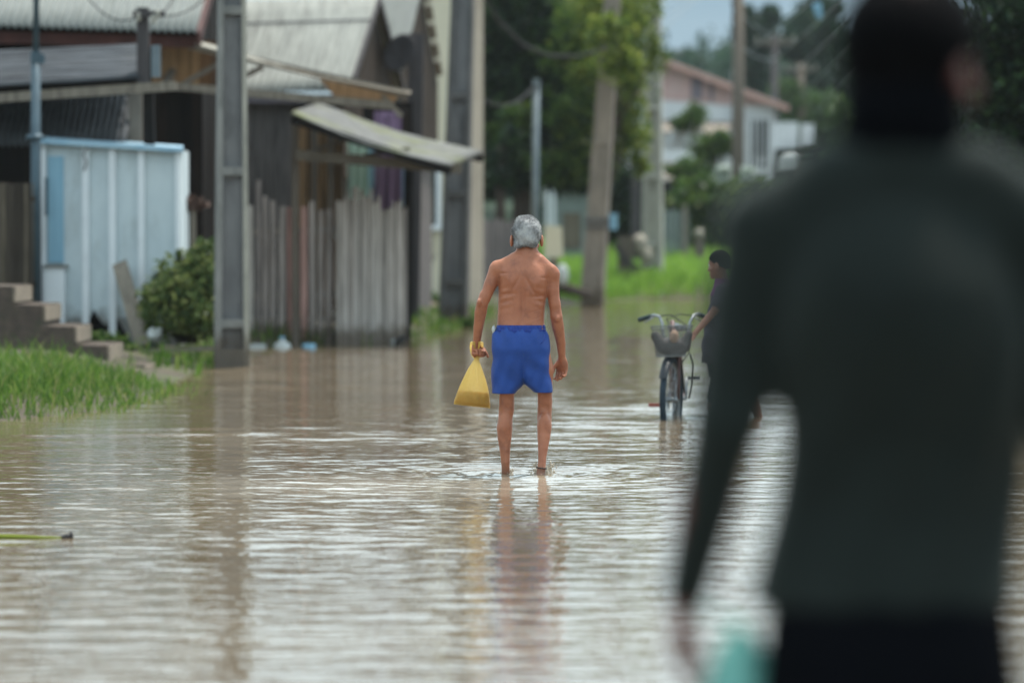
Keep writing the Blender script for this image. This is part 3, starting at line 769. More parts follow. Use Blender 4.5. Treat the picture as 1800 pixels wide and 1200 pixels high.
P4, P4s = concrete_pole('pale concrete pole standing in the bright grass of the far bank', b_, (b_.x + .02, b_.y), 9.0, .50, .30, 'concrete_pale', R(-8), [(z, .12) for z in (1.1, 2.7, 4.3, 5.9)])
# strap and blue box on the leaning pole
_, c, wd, dp, _, _ = P3s(1.72 / 8.2)
mb = MB(); mb.box(c, (wd + .05, dp + .05, .10), R(-8)); mb.box(c - Vector((0, 0, .14)), (wd + .03, dp + .03, .06), R(-8)); mb.build('strap', M['concrete_dark'], P3)
mb = MB(); mb.box(c + Vector((wd / 2 + .11, -.05, -.04)), (.13, .16, .30), R(-8)); mb.box(c + Vector((wd / 2 + .11, -.05, .12)), (.15, .18, .03), R(-8)); mb.build('meter_box', M['plastic_blue'], P3)

# ------------------------------------------------------------------ left timber house with two roofs
HA = thing('timber_house', 'dark timber house with a lower zinc porch roof behind the blue booth', 'house', W(150, 600, 47))
mb = MB(); mb.sheet(W(-260, 38, 47), W(347, 57, 47), W(405, -150, 52.5), W(-200, -170, 52.5), 46, .024, 'u', nv=6, th=.012); mb.build('roof', M['fibre'], HA, True)
mb = MB(); mb.sheet(W(-200, -170, 52.5), W(405, -150, 52.5), W(425, 30, 58), W(-170, 10, 58), 46, .024, 'u', nv=4, th=.012); mb.build('roof', M['fibre'], HA, True)
mb = MB(); mb.beam(W(349, 68, 46.95), W(407, -146, 52.5), .05, .17); mb.build('bargeboard', M['red_paint'], HA)
mb = MB(); mb.beam(W(-260, 60, 47.25), W(345, 74, 47.25), .06, .15); mb.build('fascia', M['red_paint'], HA)
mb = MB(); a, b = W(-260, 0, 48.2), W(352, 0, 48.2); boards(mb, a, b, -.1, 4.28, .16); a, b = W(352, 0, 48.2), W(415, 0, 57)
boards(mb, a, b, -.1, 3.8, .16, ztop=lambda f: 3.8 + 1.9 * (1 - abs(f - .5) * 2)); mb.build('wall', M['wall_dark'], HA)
mb = MB(); q_ = [W(-270, 0, 48.3), W(353, 0, 48.3), W(353, 0, 48.36), W(-270, 0, 48.36)]; mb.hexa([(p.x, p.y, -.1) for p in q_] + [(p.x, p.y, 4.27) for p in q_]); mb.build('dark_backing', M['black'], HA)  # black sheet added behind the boards to stop sky showing through
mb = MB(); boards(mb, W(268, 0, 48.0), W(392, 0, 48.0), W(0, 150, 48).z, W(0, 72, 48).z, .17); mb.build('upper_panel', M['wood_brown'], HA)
mb = MB(); mb.sheet(W(-260, 168, 43.2), W(246, 137, 43.2), W(250, 80, 46.2), W(-260, 104, 46.2), 8, .05, 'v', th=.01); mb.build('porch_roof', M['zinc'], HA, True)
mb = MB(); mb.beam(W(-260, 190, 43.1), W(310, 151, 43.1), .10, .105); mb.build('porch_beam', M['wood_grey'], HA)
mb = MB(); mb.sheet(W(-275, 262, 43.9), W(222, 252, 43.9), W(238, 168, 45.4), W(-258, 180, 45.4), 44, .024, 'u', nv=3, th=.01); mb.build('lower_roof', M['zinc_dark'], HA, True)
mb = MB(); mb.box(W(238, 205, 44.6), (.16, .05, .60)); mb.build('panel', M['concrete_warm'], HA)
for a, b in ((262, 268), (-40, -40)):
    mb = MB(); mb.beam(W(a, 160, 43.4), W(b, 600, 43.6), .11, .11); mb.build('porch_post', M['wood_dark'], HA)

# light pipe mast and wooden service post
t = thing('mast_pipe', 'blue grey steel pipe mast rising behind the blue booth roof', 'pipe', W(62, 590, 42.6))
mb = MB(); mb.tube([W(62, 600, 42.6), W(63, 100, 42.6)], .052, 12); mb.build('lower_tube', M['pipe'], t, True)
mb = MB(); mb.tube([W(63, 103, 42.6), W(66, -260, 42.6)], .034, 12); mb.build('upper_tube', M['pipe'], t, True)
mb = MB(); mb.tube([W(63, 112, 42.6), W(63, 92, 42.6)], .062, 12); mb.box(W(74, 104, 42.58), (.06, .05, .10)); mb.build('collar', M['pipe'], t)
mb = MB(); mb.lathe(W(62, 245, 42.6), [(.11, 0), (.11, .03), (.07, .06)], 16); mb.build('flange', M['pipe'], t, True)
t = thing('service_post', 'short dark wooden post with insulators standing at the porch roof edge', 'post', W(252, 140, 43.3))
mb = MB(); mb.beam(W(252, 150, 43.3), W(251, 14, 43.3), .13, .13); mb.build('post', M['wood_post'], t)
mb = MB(); mb.box(W(262, 25, 43.22), (.36, .07, .07)); mb.build('crossarm', M['wood_post'], t)
for px, py in ((243, 30), (270, 34), (278, 26)):
    mb = MB(); mb.lathe(W(px, py, 43.2), [(.018, -.05), (.035, -.03), (.02, -.005), (.035, .015), (.02, .05)], 12); mb.build('insulator', M['concrete_pale'], t, True)
mb = MB(); mb.box(W(274, 108, 43.3), (.10, .06, .36)); mb.build('box', M['pipe_pale'], t)
for a, b, sg in (((243, 30), (120, -60), .25), ((270, 34), (330, -70), .15), ((278, 26), (420, -90), .25)):
    cable('thin black service wire rising from the ' + {243: 'left', 270: 'middle', 278: 'right'}[a[0]] + ' insulator of the short post', [W(*a, 43.2), W(*b, 44.5)], .009, sag=sg)

# ------------------------------------------------------------------ blue booth
YB = 43.0
BO = thing('booth', 'pale blue wooden booth with white battens and a blue capped roof', 'booth', W(195, 590, YB))
zb = W(0, 592, YB).z - .1
mb = MB(); a, b = W(72, 250, YB), W(316, 262, YB); zt = lambda px: W(0, 248 + (px - 72) * .06, YB).z
mb.hexa([(a.x, YB, zb), (b.x, YB, zb), (b.x, YB + 1.2, zb), (a.x, YB + 1.2, zb), (a.x, YB, zt(72)), (b.x, YB, zt(316)), (b.x, YB + 1.2, zt(316)), (a.x, YB + 1.2, zt(72))]); mb.build('wall', M['booth'], BO)
for px, wd in ((150, .075), (197, .075), (248, .07), (312, .05), (76, .05)):
    mb = MB(); z1 = zt(px) - .03; zz = zb + (.02 if px in (150, 197, 248) else .25)
    mb.box((W(px, 0, YB).x, YB - .028, (z1 + zz) / 2), (wd, .05, z1 - zz)); mb.build('batten', M['booth_trim'], BO)
mb = MB(); mb.hexa([W(66, 252, YB - .12), W(322, 268, YB - .12), W(322, 264, YB + 1.4), W(66, 246, YB + 1.4), W(66, 243, YB - .12), W(322, 260, YB - .12), W(322, 256, YB + 1.4), W(66, 238, YB + 1.4)]); mb.build('cap', M['booth_cap'], BO)
mb = MB()
for i in range(8):
    x0, x1 = W(84 + i * 3.4, 0, YB).x, W(87 + i * 3.4, 0, YB).x
    mb.box(((x0 + x1) / 2, YB - .018, (W(0, 275, YB).z + W(0, 462, YB).z) / 2), (x1 - x0, .03, W(0, 275, YB).z - W(0, 462, YB).z))
mb.build('shutter', M['booth_blue'], BO)
mb = MB(); c = W(97, 522, YB - .13); mb.box(c, (.215, .24, .68)); mb.build('counter', M['booth_trim'], BO)
mb = MB(); c = W(98, 468, YB - .13); mb.box(c, (.26, .29, .03)); mb.build('counter_top', M['concrete'], BO)
mb = MB(); c = W(82, 345, YB - .05); mb.box(c, (.03, .05, .42)); mb.build('hinge_strap', M['pipe'], BO)
mb = MB(); mb.tube([W(153, 258, YB - .06), W(147, 272, YB - .07), W(152, 286, YB - .07), W(147, 300, YB - .06)], .008, 6); mb.build('wire', M['cable'], BO, True)
mb = MB(); mb.prism([W(a, b, YB - .008) for a, b in ((153, 600), (154, 562), (160, 556), (166, 544), (171, 556), (178, 566), (186, 572), (194, 569), (194, 600))], (0, .02, 0)); mb.prism([W(a, b, YB - .008) for a, b in ((202, 600), (202, 560), (210, 566), (222, 588), (228, 600))], (0, .02, 0)); mb.build('dark_gap', M['black'], BO)  # black plates set on the wall foot for the dark gap

# dark slat fence, steps and things at the left bank
t = thing('slat_fence', 'narrow vertical slat fence left of the blue booth above the steps', 'fence', W(30, 560, 42.4))
mb = MB(); boards(mb, W(-130, 0, 42.4), W(60, 0, 42.4), .1, W(0, 321, 42.4).z, .052, .014, .02, .01); mb.build('slats', M['fence_brown'], t)
for y_ in (350, 500):
    mb = MB(); mb.beam(W(-130, y_, 42.46), W(62, y_, 42.46), .03, .06); mb.build('rail', M['wood_dark'], t)
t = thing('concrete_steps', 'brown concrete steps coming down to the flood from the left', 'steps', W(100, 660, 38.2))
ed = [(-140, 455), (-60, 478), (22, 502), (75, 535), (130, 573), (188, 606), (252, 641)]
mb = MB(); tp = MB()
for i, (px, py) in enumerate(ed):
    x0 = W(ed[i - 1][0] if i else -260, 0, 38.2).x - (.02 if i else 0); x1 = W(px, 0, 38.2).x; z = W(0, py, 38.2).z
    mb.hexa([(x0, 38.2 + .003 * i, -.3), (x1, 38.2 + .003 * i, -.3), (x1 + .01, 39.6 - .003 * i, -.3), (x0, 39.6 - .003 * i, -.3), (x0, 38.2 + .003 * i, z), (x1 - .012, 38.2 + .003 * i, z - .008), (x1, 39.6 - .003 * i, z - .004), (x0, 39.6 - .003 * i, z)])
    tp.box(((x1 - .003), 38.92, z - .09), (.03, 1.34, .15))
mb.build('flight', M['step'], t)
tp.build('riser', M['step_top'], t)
t = thing('leaning_boards', 'pair of grey boards leaning against the blue booth', 'boards')
t.location = W(240, 605, 42.3); ORG[t.name] = Vector(t.location)
mb = MB(); mb.beam(W(210, 462, 42.75), W(252, 607, 42.2), .17, .03, (0, 1, .3)); mb.build('board', M['wood_grey'], t)
mb = MB(); mb.beam(W(214, 480, 42.8), W(262, 603, 42.4), .10, .03, (0, 1, .3)); mb.build('board', M['wood_grey'], t)
for i, (a, b, wd, lb) in enumerate((((196, 620, 41.6), (374, 612, 42.0), .30, 'longer weathered plank lying on the mud behind the first pole'), ((232, 640, 40.4), (318, 634, 40.7), .18, 'shorter wet grey plank lying at the waterline by the steps'))):
    mb = MB(); p, q = W(*a), W(*b); p.z = max(p.z, .05); q.z = max(q.z, .05); mb.beam(p, q, wd, .045); tag(mb.build('plank', M['wood_grey' if i == 0 else 'wood_post'], None), lb, 'plank', 'planks lying on the left bank')
# white plastic scrap with two upright wires
t = thing('plastic_scrap', 'white scrap of plastic with two upright wires beside the bush', 'litter', W(272, 595, 41.8))
mb = MB(); mb.ell(W(270, 588, 41.8), (.07, .06, .07), 12, 8, jit=.25); mb.ell(W(280, 583, 41.8), (.035, .04, .06), 10, 7, jit=.25); mb.build('bag', M['plastic_white'], t, True)
for px in (279, 284):
    mb = MB(); mb.tube([W(px, 585, 41.8), W(px, 551, 41.8)], .007, 6); mb.build('wire', M['plastic_white'], t, True)
# bush between booth and first pole
def bush(label, base, lobes, n, size, m, clump=18, group=None, name='bush'):
    t = thing(name, label, 'bush', base, group); b = Vector(base); mb = MB()
    for l in lobes:
        for k in range(3):
            e = Vector(l[0]) + Vector([rnd.uniform(-.5, .5) * q for q in l[1]]); s0 = b + Vector((rnd.uniform(-.1, .1), rnd.uniform(-.1, .1), -.05))
            mb.tube([s0, s0.lerp(e, .5) + Vector((0, 0, .08)), e], [.016, .011, .005], 6)
    mb.build('stem', M['bark'], t, True)
    V, F = leaves(lobe_points(lobes, n, nrg, clump, spread=.22), size, nrg, .5); raw_obj('foliage', V, F, M[m], t)
    return t
bush('leafy green bush between the blue booth and the first pole', W(330, 595, 42.2),
     [(W(330, 520, 42.2), (.34, .4, .36), 1.2), (W(352, 480, 42.3), (.22, .3, .22), .6), (W(300, 550, 42.0), (.26, .35, .24), .7), (W(355, 560, 42.0), (.26, .35, .2), .8), (W(272, 545, 42.4), (.14, .2, .3), .3), (W(285, 490, 42.4), (.10, .1, .2), .12), (W(362, 445, 42.3), (.12, .2, .16), .18), (W(322, 458, 42.3), (.08, .1, .14), .1), (W(296, 515, 41.9), (.2, .2, .12), .2), (W(262, 510, 42.2), (.05, .08, .14), .05), (W(372, 500, 42.2), (.12, .2, .3), .3)], 2500, .042, 'leaf_bush')
bush('low bright weeds at the foot of the blue booth', W(190, 610, 41.8), [(W(175, 602, 41.8), (.22, .2, .10), 1), (W(205, 612, 41.4), (.16, .2, .12), 1), (W(150, 598, 41.9), (.1, .1, .1), .4)], 1500, .035, 'leaf_mid', name='weeds')
t = thing('broken_post', 'two grey stakes topped with dead brown growth behind the bush', 'post', W(332, 500, 44.0))
for px in (322, 340):
    mb = MB(); mb.beam(W(px, 540, 44), W(px, 362, 44), .06, .05); mb.build('stake', M['wood_grey'], t)
V, F = leaves(lobe_points([(W(338, 358, 44), (.18, .1, .09), 1)], 300, nrg, 12), .04, nrg); raw_obj('dead_growth', V, F, leaf_mat('dead leaves', [(.06, .035, .03), (.09, .055, .045), (.12, .08, .06)], .1), t)

# ------------------------------------------------------------------ second timber house
HB = thing('timber_house', 'grey timber house with a steep pale roof and dark gable behind the plank fence', 'house', W(470, 600, 53.5))
A_, B_, T_ = W(603, 140, 53), W(694, 160, 58.5), W(650, -2, 55.8)
e = (A_ - W(330, 165, 53.3)); e.z = 0
mb = MB(); p0 = W(318, 162, 53.4); r0 = T_ + (p0 - A_); r0.z = T_.z
ov = Vector((.12, 0, 0)); dn = (A_ - T_).normalized() * .25
mb.sheet(p0 + dn, A_ + ov + dn, T_ + ov, r0, 24, .022, 'u', nv=7, th=.012); mb.build('roof', M['fibre_warm'], HB, True)
mb = MB(); q0 = r0 + (B_ - T_); mb.sheet(r0, T_ + ov, B_ + ov, q0, 24, .022, 'u', nv=5, th=.012); mb.build('roof', M['fibre_warm'], HB, True)
for f in (.70,):
    mb = MB(); s0, s1 = p0.lerp(r0, f), (A_ + ov).lerp(T_ + ov, f); n_ = (A_ - p0).cross(r0 - p0).normalized(); n_ = n_ if n_.z > 0 else -n_
    mb.beam(s0 + n_ * .036, s1 + n_ * .036, .035, .02, n_); mb.build('sheet_lap', M['zinc_dark'], HB)
mb = MB(); boards(mb, A_, B_, 2.2, 3, .18, ztop=lambda f: A_.z * (1 - f) + B_.z * f + (T_.z - (A_.z + B_.z) / 2) * (1 - abs(2 * f - 1)) - .06); mb.build('gable', M['gable'], HB)
mb = MB(); mb.beam(A_ + ov * 1.2, T_ + ov * 1.2, .04, .10); mb.beam(T_ + ov * 1.2, B_ + ov * 1.2, .04, .10); mb.build('bargeboard', M['wood_post'], HB)
mb = MB(); mb.beam(W(340, 174, 53.1), W(590, 174, 53.1), .05, .12); mb.build('fascia', M['lilac'], HB)
mb = MB(); boards(mb, W(338, 0, 53.4), W(516, 0, 53.4), -.2, W(0, 168, 53.4).z, .17); mb.build('wall', M['wall_grey'], HB)
mb = MB(); q_ = [W(336, 0, 53.56), W(725, 0, 56.2), W(725, 0, 56.3), W(336, 0, 53.66)]; mb.hexa([(p.x, p.y, -.1) for p in q_] + [(p.x, p.y, 3.35) for p in q_]); mb.build('dark_backing', M['black'], HB)  # added black sheet, keeps daylight out of the board gaps
mb = MB(); boards(mb, W(518, 0, 53.5), W(612, 0, 53.5), -.2, W(0, 190, 53.5).z, .19, .02); mb.build('side_wall', M['wood_brown'], HB)
mb = MB()
for px in (518, 552, 581, 606):
    mb.box((W(px, 0, 53.35).x, 53.4, 1.6), (.08, .09, 3.2))
mb.build('stud', M['wood_pole'], HB)
mb = MB(); boards(mb, W(613, 0, 54.6), W(720, 0, 55.5), -.2, W(0, 180, 54).z, .2); mb.build('back_wall', M['wall_dark'], HB)
# clothes hung under the awning
def cloth(label, px0, px1, py0, py1, Y, m):
    mb = MB(); n = 16; P = []
    for lay in (0, 1):
        for j in range(7):
            for i in range(n + 1):
                f = i / n; p = W(px0 + (px1 - px0) * f, py0 + (py1 - py0) * j / 6, Y)
                p.y += .035 * math.sin(f * 17 + j * .25) * (.4 + j / 8) + lay * .006; P.append(p)
    K = (n + 1) * 7; fs = []
    for j in range(6):
        for i in range(n):
            a = j * (n + 1) + i; fs += [(a, a + 1, a + n + 2, a + n + 1), (a + K, a + n + 1 + K, a + n + 2 + K, a + 1 + K)]
    mb.add(P, fs); return tag(mb.build('hanging_cloth', M[m], None, True), label, 'cloth', 'clothes hung under the awning')
cloth('mint green cloth hanging under the awning behind the plank fence', 611, 647, 246, 356, 52.2, 'mint')
cloth('narrow pale blue cloth hanging between the mint and the purple ones', 646, 662, 262, 352, 52.4, 'skyblue')
cloth('purple cloth hanging right of the mint one above the fence', 658, 706, 196, 368, 52.3, 'purple')
cloth('narrow blue strip of cloth hanging right of the purple one', 703, 712, 288, 362, 52.5, 'skyblue')
cable('clothes line the cloths hang from under the awning', [W(600, 244, 52.3), W(716, 196, 52.3)], .006)

# open roof frame
RF = thing('roof_frame', 'bare timber porch roof frame with a slanting top rafter, left end behind the first pole', 'roof frame', W(500, 160, 47.5))
for nm, a, b, wd, hd, m in (('tie_beam', (285, 150, 47.4), (692, 186, 47.4), .10, .095, 'wood_grey'), ('rafter', (330, 80, 47.3), (716, 166, 47.3), .09, .085, 'wood_grey'), ('brace', (318, 150, 47.45), (400, 104, 47.45), .06, .06, 'wood_pole'),
                           ('brace', (395, 152, 47.45), (462, 118, 47.45), .06, .06, 'wood_pole'), ('end_beam', (290, 150, 47.5), (330, 80, 49), .08, .08, 'wood_pole')):
    mb = MB(); mb.beam(W(*a), W(*b), wd, hd); mb.build(nm, M[m], RF)
mb = MB(); mb.beam(W(345, 76, 47.25), W(560, 134, 47.25), .16, .018, (0, -.3, 1)); mb.beam(W(555, 132, 47.26), W(722, 164, 47.26), .16, .018, (0, -.3, 1)); mb.build('batten', M['pale_lit'], RF)
mb = MB(); mb.prism([W(560, 138, 47.5), W(700, 170, 47.5), W(690, 184, 47.5), W(590, 172, 47.5)], (0, .03, 0)); mb.build('infill_board', M['wood_brown'], RF)
mb = MB(); mb.beam(W(672, 168, 47.4), W(706, 205, 47.4), .07, .06); mb.build('brace', M['wood_grey'], RF)

# awning
AW = thing('awning', 'old mossy corrugated awning sloping down over the plank fence to the right', 'awning', W(680, 290, 50))
fl, fr, br, bl = W(512, 200, 48.6), W(792, 292, 48.6), W(848, 268, 51.8), W(562, 184, 51.8)
mb = MB(); mb.sheet(fl, fr, br, bl, 22, .03, 'v', th=.008, sag=.07, jit=.006); mb.build('sheet', M['awning'], AW, True)
dz = Vector((0, 0, -.07))
mb = MB(); mb.beam(fl + dz + Vector((0, .06, 0)), fr + dz + Vector((0, .06, 0)), .07, .10); mb.build('rafter', M['wood_dark'], AW)
mb = MB(); mb.beam(bl + dz * 1.3, br + dz * 1.3, .08, .10); mb.build('rafter', M['wood_dark'], AW)
mb = MB(); mb.beam(W(520, 272, 49), W(812, 297, 49), .10, .13); mb.build('tie_beam', M['pale_lit'], AW)
mb = MB(); mb.beam(W(524, 274, 49.06), W(612, 243, 49.06), .06, .05); mb.beam(W(640, 274, 49.06), W(720, 262, 49.06), .06, .05); mb.build('strut', M['wood_pole'], AW)
mb = MB(); mb.beam(W(738, 285, 49.1), W(800, 292, 49.1), .12, .05); mb.build('end_board', M['wood_brown'], AW)
for px, Y in ((519, 49.2), (716, 51.5)):
    mb = MB(); mb.beam(W(px, 205 if px < 600 else 250, Y), (W(px, 0, Y).x, Y, -.2), .09, .09); mb.build('post', M['wood_dark' if px > 600 else 'wood_pole'], AW)

# plank fence
def plank_fence(name, label, p0, p1, ztop, bw, gap, m, jt, lean, rails, zb=-.25, jo=.02):
    t = thing(name, label, 'fence', (p0 + p1) / 2, 'plank fences'); a, b = Vector((p0.x, p0.y, 0)), Vector((p1.x, p1.y, 0))
    mb = MB(); boards(mb, a, b, zb, 2, bw, gap, .02, jt, jo, ztop, lean); mb.build('planks', M[m], t)
    off = Vector((-(b - a).normalized().y, (b - a).normalized().x, 0)) * .045
    for z in rails:
        mb = MB(); mb.beam(a + off + Vector((0, 0, z)), b + off + Vector((0, 0, z + .03)), .04, .075); mb.build('rail', M['wood_grey'], t)
    return t
g1, g2, g3 = W(438, 606, 49.4), W(592, 606, 49.6), W(714, 600, 50.9)
zz = W(0, 352, 49.5).z
t = plank_fence('plank_fence', 'older fence of reddish grey planks with gaps, just right of the first pole', g1, g2, lambda f: zz + (.22 if .10 < f < .2 else 0) + .03 * math.sin(f * 23), .105, .034, 'fence_red', .14, .015, (.30, .62, 1.45))
mb = MB(); boards(mb, W(436, 0, 49.8), W(594, 0, 49.9), .45, W(0, 405, 49.8).z, .13, .05, .02, .16, .02); mb.build('backing_planks', M['fence_red'], t)
t = plank_fence('plank_fence', 'paler close-boarded fence section bowing out into the flood left of the dark post', g2 + Vector((.0, -.3, 0)), g3 + Vector((0, -.1, 0)), lambda f: zz + .03 + .14 * math.sin(min(f * 1.5, 1) * 3.1) - .05 * f, .068, .010, 'fence_pale', .13, .018, (.4, 1.4), jo=.006)
mb = MB(); boards(mb, (g2.x, g2.y + .02), (g3.x - .02, g3.y + .12), -.1, 1.55, .3, 0, .02); mb.build('backing_planks', M['wall_dark'], t); mb = MB(); a, b = g2 + Vector((.78, -.28, 0)), g3 + Vector((-.02, -.14, 0)); mb.beam((a.x, a.y, .03), (b.x, b.y, .06), .05, .07); mb.build('sill', M['wood_dark'], t)
# litter at the fence foot
t = thing('bottle', 'white plastic jug bobbing in the flood in front of the reddish fence', 'jug', W(495, 618, 48.2))
mb = MB(); c = W(496, 609, 48.2); mb.lathe(c - Vector((0, 0, .10)), [(.05, 0), (.10, .02), (.115, .08), (.10, .13), (.05, .165), (.03, .18), (.03, .20)], 18); mb.build('body', M['plastic_white'], t, True)
mb = MB(); mb.lathe(c + Vector((0, 0, .098)), [(.034, 0), (.034, .025), (.028, .03)], 14); mb.build('cap', M['plastic_blue'], t, True)
mb = MB(); c = W(452, 612, 48.2); mb.box(c, (.22, .12, .07)); mb.box(c + Vector((.01, 0, .045)), (.18, .1, .02), .1); tag(mb.build('foam_block', M['plastic_white'], None), 'flat white foam block floating beside the first pole', 'foam block')
mb = MB(); c = W(543, 611, 48.3); mb.lathe(c - Vector((0, 0, .05)), [(.06, 0), (.085, .03), (.085, .09), (.07, .10)], 16); tag(mb.build('tub', M['plastic_blue'], None, True), 'pale blue plastic tub floating at the fence foot', 'tub')
mb = MB(); c = W(695, 601, 50.0); mb.ell(c, (.07, .05, .035), 10, 7, jit=.25); tag(mb.build('crumpled_bag', M['plastic_white'], None, True), 'small crumpled white bag at the right end of the pale fence', 'litter')
# dark post with satellite dish
t = thing('utility_post', 'tall dark wooden post with a round dish, right of the pale fence', 'post', W(722, 578, 57))
mb = MB(); mb.beam((W(722, 0, 57).x, 57, -.3), W(732, 60, 57), .22, .22); mb.build('post', M['wood_post'], t)
mb = MB(); mb.lathe(W(710, 98, 56.75), [(.02, 0), (.14, .02), (.24, .06), (.30, .12), (.285, .125), (.22, .075), (.1, .035)], 24, (-.6, -.75, .35)); mb.build('dish', M['wood_post'], t, True)
mb = MB(); mb.tube([W(716, 108, 56.9), W(726, 100, 57)], .025, 8); mb.tube([W(712, 110, 56.8), W(697, 88, 56.4)], .01, 6); mb.build('bracket', M['wood_post'], t, True)

# ------------------------------------------------------------------ third roof behind
HC = thing('shingled_house', 'third house back with a pale roof and a small dark stepped gable', 'house', W(720, 540, 64))
A_, B_, T_ = W(706, 128, 62), W(768, 142, 66.5), W(742, -20, 64.2)
p0 = W(640, 130, 62.5); r0 = T_ + (p0 - A_); r0.z = T_.z
mb = MB(); mb.sheet(p0, A_, T_, r0, 14, .024, 'u', nv=6, th=.012); mb.build('roof', M['fibre'], HC, True)
mb = MB(); mb.sheet(r0, T_, B_, r0 + B_ - T_, 14, .024, 'u', nv=5, th=.012); mb.build('roof', M['fibre'], HC, True)
mb = MB(); boards(mb, A_, B_, 2.6, 3, .2, ztop=lambda f: A_.z * (1 - f) + B_.z * f + (T_.z - (A_.z + B_.z) / 2) * (1 - abs(2 * f - 1)) - .05); mb.build('gable', M['gable'], HC)
mb = MB()
for k in range(5):
    f0, f1 = k / 5, (k + .8) / 5
    mb.beam(T_.lerp(B_, f0) + Vector((.06, -.02, .03)), T_.lerp(B_, f1) + Vector((.06, -.02, .05)), .1, .06)
mb.build('stepped_edge', M['wood_grey'], HC)
mb = MB(); boards(mb, W(640, 0, 62.6), W(712, 0, 62.6), -.1, W(0, 130, 62.6).z, .2); boards(mb, W(712, 0, 62.6), W(757, 0, 66.4), -.1, 4.0, .2); mb.build('wall', M['wall_grey'], HC)

# ------------------------------------------------------------------ cream house
HE = thing('cream_house', 'tall cream plastered house behind the dark concrete pole', 'house', W(790, 560, 70))
x0, x1 = W(690, 0, 70).x, W(826, 0, 70).x
mb = MB(); mb.box(((x0 + x1) / 2, 72.5, 3.4), (x1 - x0, 5, 7.6)); mb.build('wall', M['cream'], HE)
mb = MB(); xc = W(837, 0, 69.9).x; mb.box((xc, 69.98, 3.3), (.25, .30, 7.5)); mb.build('corner_pillar', M['cream_edge'], HE)
mb = MB(); c = W(760, 348, 69.96); h2 = 52 / ppm(70); w2 = 15 / ppm(70)
for sx_ in (-1, 1): mb.box((c.x + sx_ * (w2 - .04), 69.95, c.z), (.085, .1, 2 * h2))
for sz_ in (-1, 1): mb.box((c.x, 69.945, c.z + sz_ * h2), (2 * w2 + .02, .12, .09))
wf = mb.build('window_frame', M['booth_trim'], HE)
mb = MB(); mb.box((c.x, 69.985, c.z), (2 * w2 - .09, .02, 2 * h2 - .09)); mb.build('pane', M['glass'], wf)
mb = MB(); mb.box((c.x - .06, 69.96, c.z), (.06, .05, 2 * h2 - .1)); mb.build('mullion', M['booth_trim'], wf)
mb = MB(); mb.box(W(740, 426, 69.9), (.25, .18, .42)); mb.box(W(740, 404, 69.9), (.29, .22, .03)); mb.build('meter_box', M['green_box'], HE)
mb = MB(); mb.beam(W(722, 547, 66.5), W(772, 547, 66.5), .34, .07); mb.build('doorstep', M['concrete_pale'], HE)
mb = MB(); mb.ell(W(758, 537, 66.4), (.13, .08, .05), 12, 8, jit=.12); tag(mb.build('bundle', M['pink'], None, True), 'pink cloth bundle on the doorstep of the cream house', 'bundle')
# plant hanging at the wall
t = thing('broom', 'whitish twig broom leaning on the cream house wall under the green box', 'broom', W(742, 500, 69.4))
mb = MB(); mb.tube([W(765, 446, 69.3), W(740, 500, 69.3)], .02, 7); mb.build('handle', M['wood_grey'], t, True)
mb = MB()
for k in range(16):
    a = W(758 - k * .6, 452 + k * .2, 69.3); b = W(738 + k * 1.1 + rnd.uniform(-3, 3), 470 + rnd.uniform(-2, 4), 69.2); mb.tube([a, b], [.008, .012], 5)
mb.build('bristles', M['bag_pale'], t, True)
bush('small weeds at the foot of the cream house', W(752, 535, 66.8), [(W(756, 528, 67), (.17, .2, .12), 1), (W(744, 532, 67), (.12, .15, .08), .5)], 500, .05, 'leaf_mid', name='weeds')
bush('weed tuft at the foot of the dark concrete pole', W(818, 572, 58.6), [(W(822, 568, 58.6), (.12, .15, .09), 1), (W(786, 574, 58.6), (.14, .12, .05), .5)], 500, .045, 'leaf_mid', name='weeds')

# ================================================================== TREES
def L_(px, py, Y, rx, rz, wgt=1.0, ry=None): return (W(px, py, Y), (rx, ry or rx, rz), wgt)
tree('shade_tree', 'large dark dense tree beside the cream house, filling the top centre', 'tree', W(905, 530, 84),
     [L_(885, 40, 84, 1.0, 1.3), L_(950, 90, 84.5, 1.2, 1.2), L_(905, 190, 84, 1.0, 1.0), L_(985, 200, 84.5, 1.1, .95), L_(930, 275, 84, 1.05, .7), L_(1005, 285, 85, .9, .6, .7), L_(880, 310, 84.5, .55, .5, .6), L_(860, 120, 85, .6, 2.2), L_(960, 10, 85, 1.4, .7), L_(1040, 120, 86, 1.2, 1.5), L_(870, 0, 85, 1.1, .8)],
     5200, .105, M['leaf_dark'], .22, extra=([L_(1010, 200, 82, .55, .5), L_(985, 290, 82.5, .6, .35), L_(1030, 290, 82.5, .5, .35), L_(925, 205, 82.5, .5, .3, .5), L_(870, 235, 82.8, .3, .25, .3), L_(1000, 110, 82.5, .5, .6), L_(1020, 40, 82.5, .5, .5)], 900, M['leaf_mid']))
tree('young_tree', 'lighter yellow green tree whose twigs hang around the pale concrete pole', 'tree', W(1052, 520, 82),
     [L_(1055, 20, 79, .6, .6, .8), L_(1105, 50, 80, .42, .65, .7), L_(1090, 110, 76.2, .35, .35, .5), L_(1110, 130, 81, .34, .5, .4), L_(1040, 130, 82, .5, .45, .35), L_(1108, 205, 81.5, .3, .42, .4), L_(1100, 250, 82, .45, .4, .5), L_(1128, 10, 82, .36, .6, .4), L_(1070, -15, 80, .8, .4, .6), L_(1122, 290, 82, .2, .25, .15), L_(1020, 230, 82.5, .45, .45, .3), L_(1068, 60, 76.2, .4, .35, .45), L_(1150, 95, 80, .22, .5, .18)],
     1700, .08, M['leaf_light'], .07, clump=14, spread=.27)
